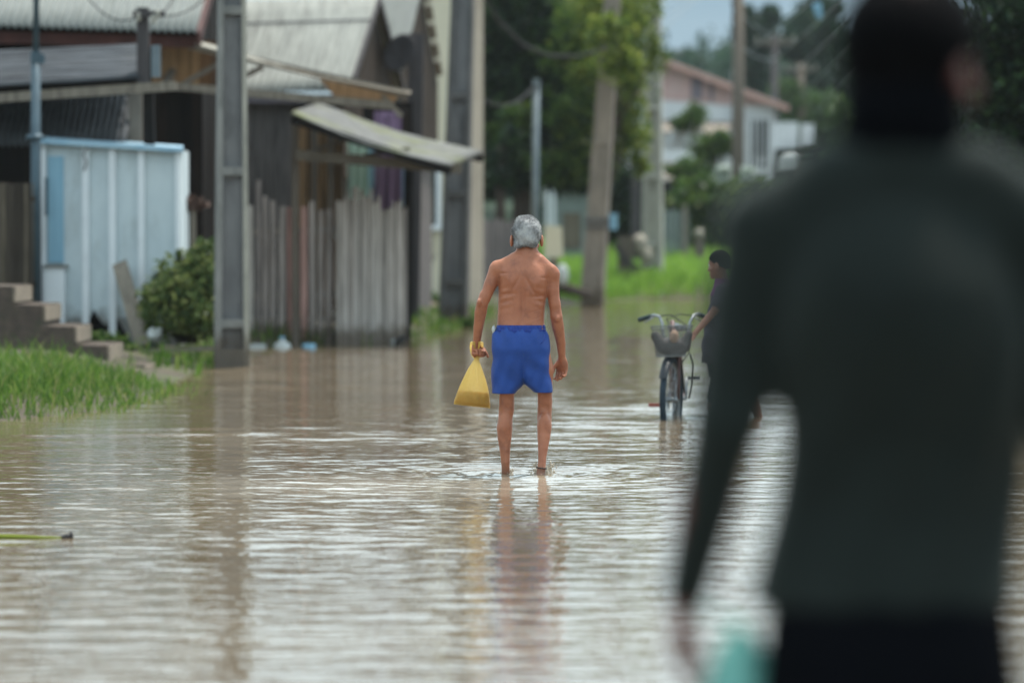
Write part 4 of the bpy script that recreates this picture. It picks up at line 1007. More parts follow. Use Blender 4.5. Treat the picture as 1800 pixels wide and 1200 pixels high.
tree('slim_tree', 'slim brown trunk with sparse foliage left of the light pipe', 'tree', W(878, 540, 80), [L_(872, 300, 80, .4, .35, .6), L_(890, 255, 80, .35, .35, .6)], 900, .1, M['leaf_dark'], .15)
# right bank trees, dark
tree('hedge_tree', 'dark tree on the right edge, beside the foreground man', 'tree', (8.0, 52, .2), [L_(1800, 60, 52, .95, 1.1), L_(1830, 200, 52, 1.0, .9), L_(1790, 270, 52, .6, .5, .8), L_(1850, -40, 52, 1.3, 1.2), L_(1930, 120, 52, 1.3, 1.6), L_(1765, 150, 51.8, .4, .6, .5), L_(1870, 330, 52, .9, .8)], 4200, .075, M['leaf_dark'], .18)
# tall far trees above the house
tree('forest_tree', 'tall hazy tree behind the tall wooden pole', 'tree', W(1338, 380, 190), [L_(1325, 70, 190, .9, 1.3), L_(1330, 180, 190, 1.4, 2.0), L_(1352, 30, 190, .5, .5, .4), L_(1310, 25, 190, .4, .4, .3)], 2200, .24, M['leaf_far'], .3, group='far trees behind the houses')
tree('forest_tree', 'broad hazy crown behind the head of the foreground man', 'tree', W(1438, 380, 185), [L_(1430, 60, 185, 1.7, 1.0), L_(1400, 80, 185, .8, .7), L_(1470, 90, 185, 1.2, 1.0), L_(1440, 150, 185, 1.6, 1.4), L_(1445, 15, 185, 1.0, .5, .6), L_(1500, 180, 185, 1.6, 2.0)], 2200, .24, M['leaf_far'], .35, group='far trees behind the houses')
tree('forest_tree', 'lighter green far tree right of the white house', 'tree', W(1450, 380, 165), [L_(1385, 170, 165, .7, .7, .8), L_(1455, 205, 165, 1.2, .9), L_(1480, 270, 165, 1.2, 1.2), L_(1410, 230, 165, .8, .8)], 1500, .2, M['leaf_farlight'], .25, group='far trees behind the houses')
for i, (px, py, Y, rx, rz) in enumerate(((1540, 150, 175, 2.2, 2.4), (1640, 130, 170, 2.4, 2.8), (1730, 170, 165, 2.2, 2.6))):
    tree('forest_tree', ('far tree straight behind the foreground man\'s head', 'far tree right of the foreground man\'s ear', 'far tree next to the dark right edge tree')[i], 'tree', W(px, 390, Y), [L_(px, py, Y, rx, rz), L_(px - 30, py + 90, Y, rx * .9, rz * .7), L_(px + 20, py + 170, Y, rx, rz * .7)], 1700, .26, M['leaf_far'], .3, group='far trees behind the houses')
bush('leafy bush in front of the white house balcony', W(1258, 440, 103), [(W(1240, 350, 103), (.8, .8, .55), 1), (W(1285, 370, 103), (.9, .8, .7), 1), (W(1320, 340, 103), (.6, .6, .4), .6), (W(1235, 410, 103), (.6, .6, .5), .7), (W(1300, 430, 103), (.9, .6, .6), 1), (W(1205, 300, 104), (.45, .4, .25), .4)], 2600, .12, 'leaf_mid')
bush('dark leafy thicket between the leaning pole and the pale pole', W(1090, 440, 104), [(W(1082, 330, 104), (.5, .5, .6), 1), (W(1112, 370, 104), (.5, .5, .6), 1), (W(1078, 410, 104), (.4, .5, .5), .8), (W(1125, 310, 104), (.35, .4, .45), .5)], 2000, .11, 'leaf_dark')
bush('pale leafy shrub between the pale pole and the tallest wooden pole', W(1255, 300, 112), [(W(1246, 262, 112), (.5, .4, .35), 1), (W(1272, 250, 112), (.4, .4, .3), .7), (W(1225, 300, 112), (.5, .4, .3), .6)], 1000, .1, 'leaf_mid')
bush('low clipped bush by the pink wall of the white house', W(1225, 260, 118), [(W(1222, 205, 117), (.34, .4, .36), 1), (W(1200, 218, 117), (.3, .3, .2), .6)], 900, .09, 'leaf_mid')
for px, py, lb in ((1272, 305, 'left of two clumps of white blossom on the bush below the white house'), (1316, 308, 'right of two clumps of white blossom on the bush below the white house')):
    V, F = leaves(np.array(tuple(W(px, py, 102))) + np.clip(nrg.normal(size=(260, 3)), -1.6, 1.6) * np.array((.10, .08, .12)), .085, nrg); tag(raw_obj('blossom_clump', V, F, M['blossom']), lb, 'blossom', 'white blossom clumps')

# ================================================================== FAR BANK
FS = thing('shed', 'grey green rendered shed under the dark tree behind the far bank', 'shed', W(1000, 440, 97))
mb = MB(); a, b = W(966, 0, 97), W(1046, 0, 97); mb.box(((a.x + b.x) / 2, 98.5, 1.4), (b.x - a.x, 3, 2.4)); mb.build('wall', M['grey_wall'], FS)
mb = MB(); mb.sheet((a.x - .2, 96.7, 2.55), (b.x + .2, 96.7, 2.55), (b.x + .2, 100.3, 3.0), (a.x - .2, 100.3, 3.0), 12, .02); mb.build('roof', M['zinc_dark'], FS, True)
mb = MB(); c = W(1005, 405, 96.98); mb.box(c, (.45, .05, .9)); mb.build('door', M['fence_brown'], FS)
for i, px in enumerate((962, 973)):
    mb = MB(); mb.box((W(px, 0, 92).x, 92, 1.4), (.09, .09, 2.4)); tag(mb.build('white_stake', M['booth_trim'], None), 'slim white stake right of the light pipe, ' + ('nearer the pipe' if i == 0 else 'nearer the shed'), 'stake', 'white stakes before the shed')
# light pipe
mb = MB(); a = W(938, 560, 74); a.z = -.2; mb.tube([a, W(943, 140, 74)], [.065, .065], 12)
t = thing('mast_pipe', 'pale galvanised pipe mast rising behind the shirtless man\'s head', 'pipe', (a.x, 74, 0))
mb.build('tube', M['pipe_pale'], t, True)
mb = MB(); mb.box(W(943, 146, 73.9), (.15, .12, .12)); mb.build('top_box', M['pipe_pale'], t)
# cream meter housing right of the man's head
t = thing('meter_housing', 'small cream box on a stub post right of the shirtless man\'s head', 'box', W(972, 500, 76))
mb = MB(); mb.hexa([W(956, 452, 76), W(990, 452, 76), W(990, 452, 76.4), W(956, 452, 76.4), W(958, 396, 76), W(988, 398, 76), W(988, 398, 76.4), W(958, 396, 76.4)]); mb.build('box', M['cream'], t)
mb = MB(); mb.beam(W(972, 453, 76.2), W(972, 540, 76.2), .2, .2); mb.build('stub_post', M['concrete_warm'], t)
mb = MB(); c = W(989, 483, 75.6); mb.ell(c, (.12, .1, .2), 12, 9, jit=.22); tag(mb.build('crumpled_bag', M['plastic_white'], None, True), 'grey white crumpled bag hanging behind the shirtless man\'s right shoulder', 'litter')
mb = MB(); mb.tube([W(965, 498, 75.5), W(1000, 508, 76), W(1036, 518, 76.5)], [.10, .10, .085], 10); tag(mb.build('log', M['bark'], None, True), 'fallen log lying against the leaning brownish pole', 'log')
# timber posts between the poles
for i, (px, top, py, Y, wd, m, lb) in enumerate(((1097, 415, 522, 88, .33, 'wood_pole', 'stout dark stump between the two far concrete poles'), (1116, 215, 500, 94, .22, 'wood_post', 'thin dark post just left of the pale concrete pole'), (1228, 400, 470, 96, .26, 'wood_pole', 'grey post with a round pale top at the bush'))):
    mb = MB(); a = W(px, py, Y); a.z = min(a.z, 0) - .2; mb.beam(a, W(px + 3, top, Y), wd, wd)
    t = thing('timber_post', lb, 'post', (a.x, Y, 0)); mb.build('post', M[m], t)
    if i == 0:
        mb = MB(); mb.beam(W(1080, 430, Y - .2), W(1120, 480, Y - .2), .14, .12); mb.build('brace', M['wood_post'], t)
    if i == 2:
        mb = MB(); mb.ell(W(px + 2, 410, Y - .1), (.15, .13, .11), 14, 9); mb.build('knob', M['bag_pale'], t, True)
mb = MB(); mb.ell(W(1124, 430, 88), (.18, .17, .24), 14, 10, jit=.12); mb.ell(W(1136, 450, 88), (.16, .15, .2), 12, 8, jit=.14); tag(mb.build('sack', M['bag_pale'], None, True), 'pale bulging sack hung between the stump and the pale pole', 'sack')
mb = MB(); mb.tube([W(1112, 465, 88), W(1130, 471, 88.2), W(1150, 466, 89)], .035, 8); tag(mb.build('rope', M['cable'], None, True), 'dark rope slung under the pale sack', 'rope')
mb = MB(); c = W(1160, 519, 86.6); mb.ell(c, (.13, .09, .07), 12, 8, jit=.25); tag(mb.build('crumpled_bag', M['plastic_white'], None, True), 'white litter lying in the grass right of the pale pole', 'litter')
t = thing('plank_fence', 'grey weathered fence on the far bank between the pale pole and the bush', 'fence', W(1185, 480, 98), 'plank fences')
mb = MB(); boards(mb, W(1160, 0, 98), W(1214, 0, 98), 0.2, W(0, 368, 98).z, .16, .02, .03, .1, .02); mb.build('planks', M['grey_wall'], t)
mb = MB(); mb.beam(W(1204, 500, 97.9), W(1204, 360, 97.9), .16, .12); mb.build('post', M['wood_grey'], t)
t = thing('plank_fence', 'dark fence on the left bank behind the shirtless man\'s left arm', 'fence', W(870, 540, 78), 'plank fences')
mb = MB(); boards(mb, W(842, 0, 77), W(930, 0, 79), -.2, W(0, 385, 78).z, .2, .008, .03, .05, .01); mb.build('planks', M['wall_grey'], t)
mb = MB(); mb.beam(W(838, 512, 76.8), W(905, 515, 76.8), .09, .09); mb.build('low_rail', M['wood_grey'], t)
t = thing('dark_shack', 'dark little shack with a brown lean-to roof behind the far grass', 'shack', W(1190, 450, 106))
mb = MB(); a, b = W(1163, 0, 106), W(1214, 0, 106); boards(mb, a, b, .3, W(0, 318, 106).z, .2); boards(mb, b, b + Vector((.1, 3, 0)), .3, 2.6, .2); boards(mb, a + Vector((-.6, 1, 0)), b + Vector((0, 1, 0)), .3, 2.4, .25); mb.build('wall', M['wall_dark'], t)
mb = MB(); mb.sheet(W(1150, 312, 105.4), W(1228, 324, 105.4), W(1222, 306, 108.5), W(1150, 296, 108.5), 9, .02); mb.build('roof', M['wood_grey'], t, True)
mb = MB(); mb.box(W(1192, 345, 105.9), (.45, .06, 1.0)); mb.build('door', M['wood_pole'], t)

# ------------------------------------------------------------------ white and pink house
YD = 120
HD = thing('white_house', 'white house with a pink gable and sloping tin roof beyond the bushes', 'house', W(1260, 330, YD))
pk = W(1160, 101, YD); rt = W(1372, 182, YD); lf = W(948, 182, YD); base = 0.6
mb = MB(); xa, xb = W(968, 0, YD).x, W(1362, 0, YD).x
mb.hexa([(xa, YD, base - 1), (xb, YD, base - 1), (xb, YD + 8, base - 1), (xa, YD + 8, base - 1), (xa, YD, W(0, 170, YD).z), (xb, YD, W(0, 182, YD).z), (xb, YD + 8, W(0, 182, YD).z), (xa, YD + 8, W(0, 170, YD).z)]); mb.build('wall', M['white'], HD)
mb = MB(); mb.prism([W(968, 172, YD - .03), W(1160, 106, YD - .03), W(1364, 186, YD - .03), W(1300, 186, YD - .03), W(1170, 176, YD - .03)], (0, .3, 0)); mb.build('gable', M['pink'], HD)
bk = Vector((0, 8.5, 0)); ovr = Vector((0, -.45, 0))
mb = MB(); e_ = W(1385, 187, YD) + ovr; mb.sheet(pk + ovr, pk + bk, e_ + bk - ovr, e_, 18, .03, th=.10); mb.build('roof', M['fibre'], HD, True)
mb = MB(); e2 = W(935, 190, YD) + ovr; mb.sheet(pk + ovr, pk + bk, e2 + bk - ovr, e2, 18, .03, th=.10); mb.build('roof', M['fibre'], HD, True)
mb = MB(); dn = Vector((0, -.06, -.1)); mb.beam(pk + ovr + dn, e_ + dn, .06, .17); mb.beam(pk + ovr + dn, e2 + dn, .06, .17); mb.build('bargeboard', M['rust'], HD)
mb = MB(); mb.box(W(1225, 155, YD - .06), (.35, .1, .7)); mb.box(W(1250, 155, YD - .06), (.12, .1, .8)); mb.build('vent', M['lilac'], HD)
wf = None
for px, wd_ in ((1331, .07), (1341, .10)):
    mb = MB(); mb.box(W(px, 242, YD - .02), (wd_, .1, 1.1)); mb.build('window', M['glass'], HD)
for px in (1322, 1331, 1341, 1349):
    mb = MB(); mb.box(W(px, 254, YD - 1.2), (.07, .07, 1.5)); mb.build('baluster', M['wood_dark'], HD)
mb = MB(); mb.box(W(1290, 172, YD - .1), (.10, .2, 1.8)); mb.build('downpipe', M['booth_trim'], HD)
mb = MB(); mb.sheet(W(1160, 232, YD - 3), W(1275, 236, YD - 3), W(1290, 214, YD - .1), W(1160, 210, YD - .1), 10, .02); mb.build('canopy', M['concrete_warm'], HD, True)
mb = MB()
for px in (1176, 1206, 1222): mb.beam(W(px + 14, 214, YD - 3.05), W(px, 252, YD - 2.9), .06, .06)
mb.build('canopy_strut', M['booth_trim'], HD)
mb = MB(); mb.box(W(1196, 275, YD - 2.5), (1.25, 1, .38)); mb.build('balcony', M['white'], HD)
mb = MB(); mb.box(W(1232, 274, YD - 3.05), (.09, .1, .55)); mb.box(W(1198, 288, YD - 3.03), (1.3, .1, .07)); mb.build('balcony_edge', M['rust'], HD)
# neighbouring white panel with dark railing
t = thing('yard_wall', 'white boarded yard wall right of the white house, above a dark rail', 'wall', W(1390, 290, 132))
mb = MB(); boards(mb, W(1358, 0, 132), W(1404, 0, 132), W(0, 262, 132).z, W(0, 215, 132).z, .3, .02); boards(mb, W(1409, 0, 133), W(1432, 0, 133), W(0, 258, 133).z, W(0, 218, 133).z, .3, .02); mb.build('boards', M['white'], t)
for y_ in (269, 283):
    mb = MB(); mb.beam(W(1350, y_, 131.5), W(1440, y_ + 3, 131.5), .2, .13); mb.build('rail', M['wood_dark'], t)
mb = MB()
for px in (1356, 1395, 1436): mb.box((W(px, 0, 131.8).x, 131.8, 2.0), (.2, .2, 4.2))
mb.build('post', M['wood_dark'], t)
mb = MB(); mb.box(W(1388, 292, 126), (.6, .5, .45)); mb.lathe(W(1388, 282, 126), [(.3, 0), (.26, .12), (.1, .2)], 14); tag(mb.build('water_tank', M['plastic_white'], None, False), 'small white tank below the dark rail of the yard wall', 'tank')

# wooden poles far away
def wood_pole(label, px_b, px_t, Y, r, ztop, arms, m='wood_pole'):
    a = W(px_b, 330, Y); a.z = .2; b = W(px_t, 0, Y); b.z = ztop
    b.x = a.x + (b.x - a.x) * (ztop / W(px_t, 0, Y).z)
    t = thing('timber_pole', label, 'utility pole', a, 'wooden utility poles down the street')
    mb = MB(); mb.tube([a - Vector((0, 0, .4)), b], [r, r * .72], 12); mb.build('shaft', M[m], t, True)
    for z, L in arms:
        c = a.lerp(b, (z - a.z) / (b.z - a.z)); mb = MB(); mb.box(c + Vector((0, -r - .03, 0)), (L, .09, .1)); mb.build('crossarm', M['wood_pole'], t)
        for k in (-.45, -.2, .2, .45):
            mb = MB(); mb.lathe(c + Vector((k * L, -r - .03, .05)), [(.02, 0), (.05, .03), (.03, .08), (.05, .12), (.02, .17)], 10); mb.build('insulator', M['concrete_pale'], t, True)
    return t, b
w1, t1 = wood_pole('tallest wooden pole, in front of the white house', 1297, 1298, 108, .20, 9.4, ((9.0, 1.6),))
mb = MB()
for k in range(7): mb.tube([W(1288 + (k % 2) * 3, -20 + k * 13, 107.7), W(1290 - (k % 2) * 3, -6 + k * 13, 107.7)], .035, 6)
mb.build('cable_bundle', M['cable'], w1, True)
w2, t2 = wood_pole('thinner wooden pole right of the white house roof', 1358, 1363, 134, .17, 8.4, ((8.1, 1.4),), 'wood_post')
w3, t3 = wood_pole('farthest wooden pole before the hazy trees', 1407, 1408, 165, .22, 8.8, ((8.5, 1.4),))
tp3 = Vector((P3.location.x + .5, 77.5, 7.9))
# wires
cable('thick black cable sagging from the cream house to the leaning pole', [W(842, -20, 72), W(880, 40, 73), W(920, 80, 74), W(960, 98, 75), W(1010, 101, 76), (W(1045, 92, 76.8)), W(1066, 78, 77.2)], .038)
cable('thin dark cable crossing the tree beside the cream house', [W(845, 172, 70), W(940, 150, 74)], .02, sag=.25)
for i in range(4):
    a = W(1150, -40 + i * 26, 90); b = Vector((t1.x + (-.7, -.3, .3, .7)[i], 107.9, t1.z - .25))
    cable('wire from the pale concrete pole to the tallest wooden pole, ' + ('topmost', 'second from top', 'third from top', 'lowest')[i], [W(1150, 20 + i * 16, 90), W(1225 + 3 * i, -18 + i * 3, 99)], .014, 'cable_pale', group='street wires')
lv = ('first', 'second', 'third', 'fourth', 'fifth')
for i in range(5):
    cable('pale wire slanting over the far trees behind the foreground head, %s from the left' % lv[i], [W(1316 + i * 30, 92 + i * 26, 108 + i * 6), W(1466 + i * 18, -30 + i * 30, 60)], .011, 'cable_pale', group='slanting wires')
for i in range(2):
    cable('wire running from the tallest wooden pole to the thinner one, ' + ('upper' if i == 0 else 'lower'), [W(1300, 20 + i * 60, 108), W(1362, 62 + i * 42, 134)], .014, 'cable_pale', .15, group='pole wires')
t = MB(); c = W(1437, 20, 120); t.sheet(c + Vector((-.16, 0, .22)), c + Vector((.1, 0, .26)), c + Vector((.2, .05, -.25)), c + Vector((-.02, .05, -.2)), 0, .0, nu=6, nv=6, th=.01, jit=.03)
tag(t.build('plastic_scrap', M['plastic_blue'], None, True), 'torn scrap of blue plastic caught in the wires against the far trees', 'litter')

# floating stalk and dark clod in the foreground water
c = W(118, 943, 0 + gY(944)); t = thing('floating_stalk', 'yellow green stalk floating in the near water, a dark clod at its tip', 'stalk', (c.x - .2, c.y, 0))
mb = MB(); yy = gY(946); mb.tube([W(-80, 946, yy) + Vector((0, 0, .01)), W(20, 943, yy), W(60, 944, yy), W(112, 945, yy)], [.012, .011, .008, .005], 8); mb.build('stem', leaf_mat('stalk', [(.20, .24, .03), (.22, .26, .04)], .2), t, True)
mb = MB(); mb.ell(W(117, 943, yy), (.024, .02, .012), 10, 7, jit=.4); mb.ell(W(125, 941, yy), (.011, .014, .018), 8, 6, jit=.3); mb.build('clod', M['bag_dark'], t, True)

# ================================================================== PEOPLE
YM = 22.6; PM = ppm(YM)
def J(px, py, dy=0.0, Y=YM): return W(px, py, Y + dy)
# ---- shirtless man -------------------------------------------------
MAN = thing('person', 'shirtless grey haired man in blue shorts wading away with a yellow bag', 'person', (W(917, 833, YM).x, YM, -.10))
rz = lambda py: W(917, py, YM).z
u = 1 / PM
s = SDF((W(815, 0, YM).x, YM - .32, -.16), (W(1012, 0, YM).x, YM + .36, rz(366)), .0042)
T_rows = []
for py, l, r_, dep, cy in ((640, 876, 956, .075, .0), (610, 872, 958, .098, -.01), (580, 872, 959, .105, -.005), (566, 874.5, 956.5, .098, .0), (545, 875.5, 957.5, .098, .006), (525, 876, 960, .102, .01), (508, 876, 963, .108, .012),
                       (492, 876, 965, .108, .01), (478, 873, 965, .10, .006), (467, 879, 960, .085, .004), (458, 892, 948, .065, .0), (450, 905, 942, .052, .01)):
    T_rows.append((rz(py), W((l + r_) / 2, py, YM).x, YM + cy, (r_ - l) / 2 * u, dep))
s.loft(T_rows, .02, 2.35)
# trapezius, shoulders
s.chain([J(926, 444, .02), J(905, 456, .0), J(884, 465, -.01)], [.045, .04, .034], .03)
s.chain([J(928, 444, .02), J(948, 459, .0), J(966, 473, -.01)], [.045, .04, .034], .03)
s.ell(J(873, 473), (.040, .046, .052), .02); s.ell(J(972, 482), (.036, .044, .05), .02)
# neck and head
s.chain([J(926, 462, .005), J(926, 430, .035)], [.058, .053], .022)
HC_ = J(926, 420, .045)
HL, HA_ = head(s, HC_, 1.03, (.04, 1, -.12))
# arms
s.chain([J(871, 474), J(862, 500, -.01), J(853, 524, -.02)], [11.2 * u, 11.4 * u, 9.4 * u], .016)
s.chain([J(852, 520, -.02), J(848, 533, -.02), J(845, 548, -.0), J(841, 575, .03), J(838, 602, .07)], [9.6 * u, 10.2 * u, 10.6 * u, 8.6 * u, 6.6 * u], .012, .9)
s.ell(J(843, 531, -.045), (.015, .02, .02), .014)
s.chain([J(973, 482), J(972, 510, -.005), J(975, 536, -.01)], [10.6 * u, 10.8 * u, 9.4 * u], .016)
s.chain([J(975, 532, -.01), J(978, 556, -.01), J(981, 575, .01), J(986, 603, .04), J(988, 630, .065)], [9.4 * u, 10.6 * u, 10.4 * u, 8.0 * u, 6.0 * u], .012, .9)
s.ell(J(979, 560, -.038), (.014, .016, .02), .014)
# legs
for q, rows, dyv in ((-1, ((690, 891, 12.6), (705, 890.8, 13.0), (719, 890.5, 13.2), (733, 888.6, 12.4), (752, 887, 13.6), (770, 887, 12.0), (790, 887.5, 9.2), (812, 888.5, 7.4), (830, 889, 7.2), (846, 889, 7.6)), 0.0),
                     (1, ((690, 957.5, 12.6), (705, 958, 12.6), (719, 957.5, 12.4), (733, 957, 12.4), (750, 957, 12.4), (768, 956, 11.0), (788, 954.5, 8.6), (808, 953, 6.8), (824, 951.5, 7.2), (838, 950, 8.0)), -.10)):
    pts = []; rr = []
    for i, (py, px, r_) in enumerate(rows):
        f = i / 9
        pts.append(J(px, py, dyv * max(0, f - .3) / .7 + .015 * math.sin(f * 6) - .0)); rr.append(r_ * u)
    hip = J(898 if q < 0 else 940, 600, 0)
    s.chain([hip, J(893 if q < 0 else 953, 650, 0)] + pts, [.075, .068] + rr, .02, 1.0)
    cf = pts[4]; s.ell(cf + Vector((0, -.022, .01)), (.032, .032, .07), .02)
    an = pts[-1]
    s.ell(an + Vector((0, -.02, -.01)), (.025, .032, .03), .012)
    s.chain([an + Vector((0, .0, -.005)), an + Vector((q * .01, .09, -.035)), an + Vector((q * .015, .16, -.05))], [.028, .03, .02], .015, .9)
    for k in range(5):
        b = an + Vector((q * .01 + (k - 2) * .015, .165, -.052)); s.chain([b, b + Vector((0, .032 - .003 * abs(k - 1), -.004))], [.009, .007], .003)
# hands: the left closed on the bag handle, the right hanging half curled
hand(s, J(837, 599, .07), (-.02, .05, -1), (.8, -.6, 0), (.6, .8, .1), .172, (78, 85, 60), thumb=(.7, .45, .7))
hand(s, J(988, 627, .065), (.0, .10, -1), (-.45, -1, 0), (-1, .45, 0), .172, (24, 36, 30), thumb=(.85, .35, .5))
# back relief: spine furrow, shoulder blades, ribs, loin creases
xc = W(919, 0, YM).x
def relief(X, Y, Z):
    back = np.clip((YM - .02 - Y) / .04, 0, 1)
    g = lambda a, b, c, sa, sc: np.exp(-((X - a - (Z - b) * c) / sa) ** 2) * np.exp(-((Z - b) / sc) ** 2)
    zsh = rz(500); d = 0 * X
    d += .010 * g(xc + .0, rz(530), .03, .013, .17)                       # spine furrow
    for q in (-1, 1): d -= .006 * g(xc + q * .030, rz(545), .0, .022, .13)  # erectors
    d -= .012 * g(xc - .078, rz(493), -.25, .035, .055); d -= .016 * g(xc + .088, rz(497), .25, .035, .06)
    d += .010 * g(xc + .050, rz(505), -.55, .010, .055); d += .006 * g(xc - .045, rz(500), .5, .010, .05)
    d += .008 * g(xc + .085, rz(521), 0, .045, .010); d += .006 * g(xc - .085, rz(516), 0, .04, .010)
    for k in range(4):
        d += .0022 * np.exp(-((Z - rz(553 + 4.2 * k) - (X - xc) * .30) / .0045) ** 2) * np.clip((X - xc - .01) / .02, 0, 1) * np.clip((.13 - X + xc) / .02, 0, 1)
    for k in range(4):
        d += .0018 * np.sin((Z - rz(500)) * 150 + np.abs(X - xc) * 40) * np.exp(-((np.abs(X - xc) - .10) / .035) ** 2) * np.exp(-((Z - rz(522)) / .06) ** 2) / 2
    d += .004 * g(xc, rz(452), 0, .012, .02) * -1
    d += .006 * g(xc - .115, rz(480), 0, .03, .006) + .004 * g(xc + .13, rz(488), 0, .03, .006)
    for q, kx in ((-1, 890.5), (1, 957.5)):
        x_ = W(kx, 0, YM).x
        lg = .006 * g(x_, rz(716), 0, .016, .028) + .003 * g(x_ - q * .004, rz(752), 0, .006, .05) - .004 * g(x_ - .028, rz(712), 0, .008, .03) - .004 * g(x_ + .028, rz(712), 0, .008, .03) - .005 * g(x_ - .006, rz(815), 0, .007, .05)
        e_ = e_ + lg if q > 0 else lg
    e_ = e_ * np.clip((rz(690) - Z) / .02, 0, 1) * np.clip((YM + .02 - Y) / .04, 0, 1)
    win = np.clip((Z - rz(572)) / .02, 0, 1) * np.clip((rz(445) - Z) / .03, 0, 1) * np.clip((.175 - np.abs(X - xc)) / .02, 0, 1)
    return .9 * d * back * win + e_
s.warp(relief)
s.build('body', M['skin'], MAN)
# hair
s = SDF(tuple(np.array(tuple(HC_)) - .14), tuple(np.array(tuple(HC_)) + .16), .0035)
s.ell(HC_ + Vector(HA_ @ np.array((0, -.008, .034)) * 1.03), np.array((.083, .103, .095)) * 1.05, .01, HA_)
s.ell(HC_ + Vector(HA_ @ np.array((0, -.040, -.024)) * 1.03), np.array((.067, .066, .066)) * 1.03, .02, HA_)
n_ = HA_ @ np.array((0, -.55, .83)); s.cut(tuple(np.array(tuple(HC_)) + n_ * .0 + HA_ @ np.array((0, 0, -.012))), tuple(n_), .012)
s.cut(tuple(np.array(tuple(HC_)) + HA_ @ np.array((0, 0, -.078))), tuple(HA_ @ np.array((0, .25, .97))), .012)
for q in (-1, 1): s.ell(HC_ + Vector(HA_ @ np.array((q * .085, .01, -.028))), (.026, .05, .034), .01, HA_, sub=True)
s.warp(lambda X, Y, Z: .0045 * noise3(X, Y, Z, 55, 2) + .0016 * noise3(X, Y, Z, 190, 3))
V, F = s.mesh(); q = nrg.choice(len(V), 9000); q = np.concatenate([q, q[V[q, 2] < HC_.z - .03]]); C0 = np.array(tuple(HC_)) + np.array((0, 0, .01)); nrm = V[q] - C0; nrm /= np.linalg.norm(nrm, axis=1)[:, None]
dr = nrm * .75 + np.array((0, -.05, -.45)) * (1 - np.clip(nrm[:, 2:3], 0, 1)) + nrg.normal(size=nrm.shape) * .35; dr /= np.linalg.norm(dr, axis=1)[:, None]
sd_ = np.cross(dr, nrg.normal(size=dr.shape)); sd_ /= np.linalg.norm(sd_, axis=1)[:, None]; Lh = nrg.uniform(.004, .011, len(q))[:, None]; b0 = V[q] - nrm * .002
SV = np.stack([b0 - sd_ * .0011, b0 + sd_ * .0011, b0 + dr * Lh + sd_ * .0004, b0 + dr * Lh - sd_ * .0004], 1).reshape(-1, 3)
raw_obj('hair', np.concatenate([V, SV]), np.concatenate([F, np.arange(len(SV)).reshape(-1, 4) + len(V)]), M['hair_grey'], MAN, True)
# shorts
s = SDF((W(852, 0, YM).x, YM - .24, rz(702)), (W(985, 0, YM).x, YM + .24, rz(565)), .004)
rows = [(rz(py), W((l + r_) / 2, py, YM).x, YM + cy, (r_ - l) / 2 * u, dep) for py, l, r_, dep, cy in
        ((668, 876, 958, .085, 0), (655, 868, 966, .115, -.004), (640, 864.5, 968.5, .133, -.012), (615, 864.5, 966.5, .138, -.018), (595, 866, 964, .128, -.014), (584, 869, 961, .116, -.008), (577, 872.5, 957.5, .106, 0), (571.5, 873.5, 956.5, .104, 0))]
def folds(X, Y, Z):
    t = np.clip((rz(580) - Z) / .35, 0, 1)
    f = .007 * np.sin((X - xc) * 75 + Z * 14) * np.exp(-((Z - rz(588)) / .05) ** 2)
    f += .0075 * t * noise3(X * 1.6, Y, Z * .6, 26, 12) + .0075 * t * np.sin((X - xc) * 42 + Z * 22 + 1.2 * np.sin(Z * 9)) + .003 * t * np.sin((X - xc) * 95 - Z * 30)
    f *= 1 - .75 * np.clip((rz(668) - Z) / .07, 0, 1)
    f += .004 * np.exp(-((X - xc + .004 + (Z - rz(640)) * .05) / .008) ** 2)           # centre seam, sunk between the buttocks
    f += .007 * np.sin((X - xc) * 30 + (Z - rz(640)) * 38) * np.exp(-((Z - rz(650)) / .08) ** 2) * np.clip((X - xc) / .02, 0, 1)
    return f
s.loft([(rz(662), xc, YM - .008, 30 * u, .075), (rz(640), xc - .005, YM - .012, 44 * u, .115), (rz(622), xc - .01, YM - .015, 49.5 * u, .128)] + [r_ for r_ in rows if r_[0] > rz(618)], .02, 2.5, fn=folds)
for l, r_, sx_, yy in ((864, 904.5, -1, 691), (941, 971, 1, 689)):
    lw = ([(yy, 864, 905, .105), (680, 864.3, 918, .108), (665, 864.5, 925, .112), (640, 864.5, 927, .122), (610, 866, 930, .118), (585, 873, 925, .09)] if sx_ < 0 else
          [(yy, 941, 971, .105), (680, 927, 970.3, .108), (665, 918, 969.5, .112), (640, 914, 968, .122), (610, 905, 965, .118), (585, 905, 957, .09)])
    s.loft([(rz(p_), W((a_ + b_) / 2, p_, YM).x, YM - .008 * (p_ < 660), (b_ - a_) / 2 * u, d_) for p_, a_, b_, d_ in lw], .02, 2.5, fn=folds)
    s.loft([(rz(yy + 4), W((l + r_) / 2, yy, YM).x, YM, (r_ - l) / 2 * u - .010, .092), (rz(680), W((l + r_) / 2, 676, YM).x, YM, (r_ - l) / 2 * u - .018, .085)], .004, 2.6, sub=True)
s.chain([W(923, 699, YM - .2), W(923, 699, YM + .2)], [.050, .050], .012, sub=True)
SH = s.build('shorts', M['shorts'], MAN)
s = SDF((W(862, 0, YM).x, YM - .16, rz(588)), (W(968, 0, YM).x, YM + .16, rz(566)), .0032)
s.loft([(rz(583.5), W(915, 0, YM).x, YM - .004, 45.0 * u, .115), (rz(571), W(915, 0, YM).x, YM, 42.8 * u, .110)], .004, 2.4, fn=lambda X, Y, Z: .0028 * np.sin((X - xc) * 210 + Z * 25) + .0015 * np.sin(Z * 420))
s.build('waistband', M['shorts_band'], SH)
mb = MB(); mb.ell(J(868, 579, -.03), (.012, .02, .024), 10, 8, jit=.2); mb.build('pocket_lining', M['plastic_white'], SH, True)
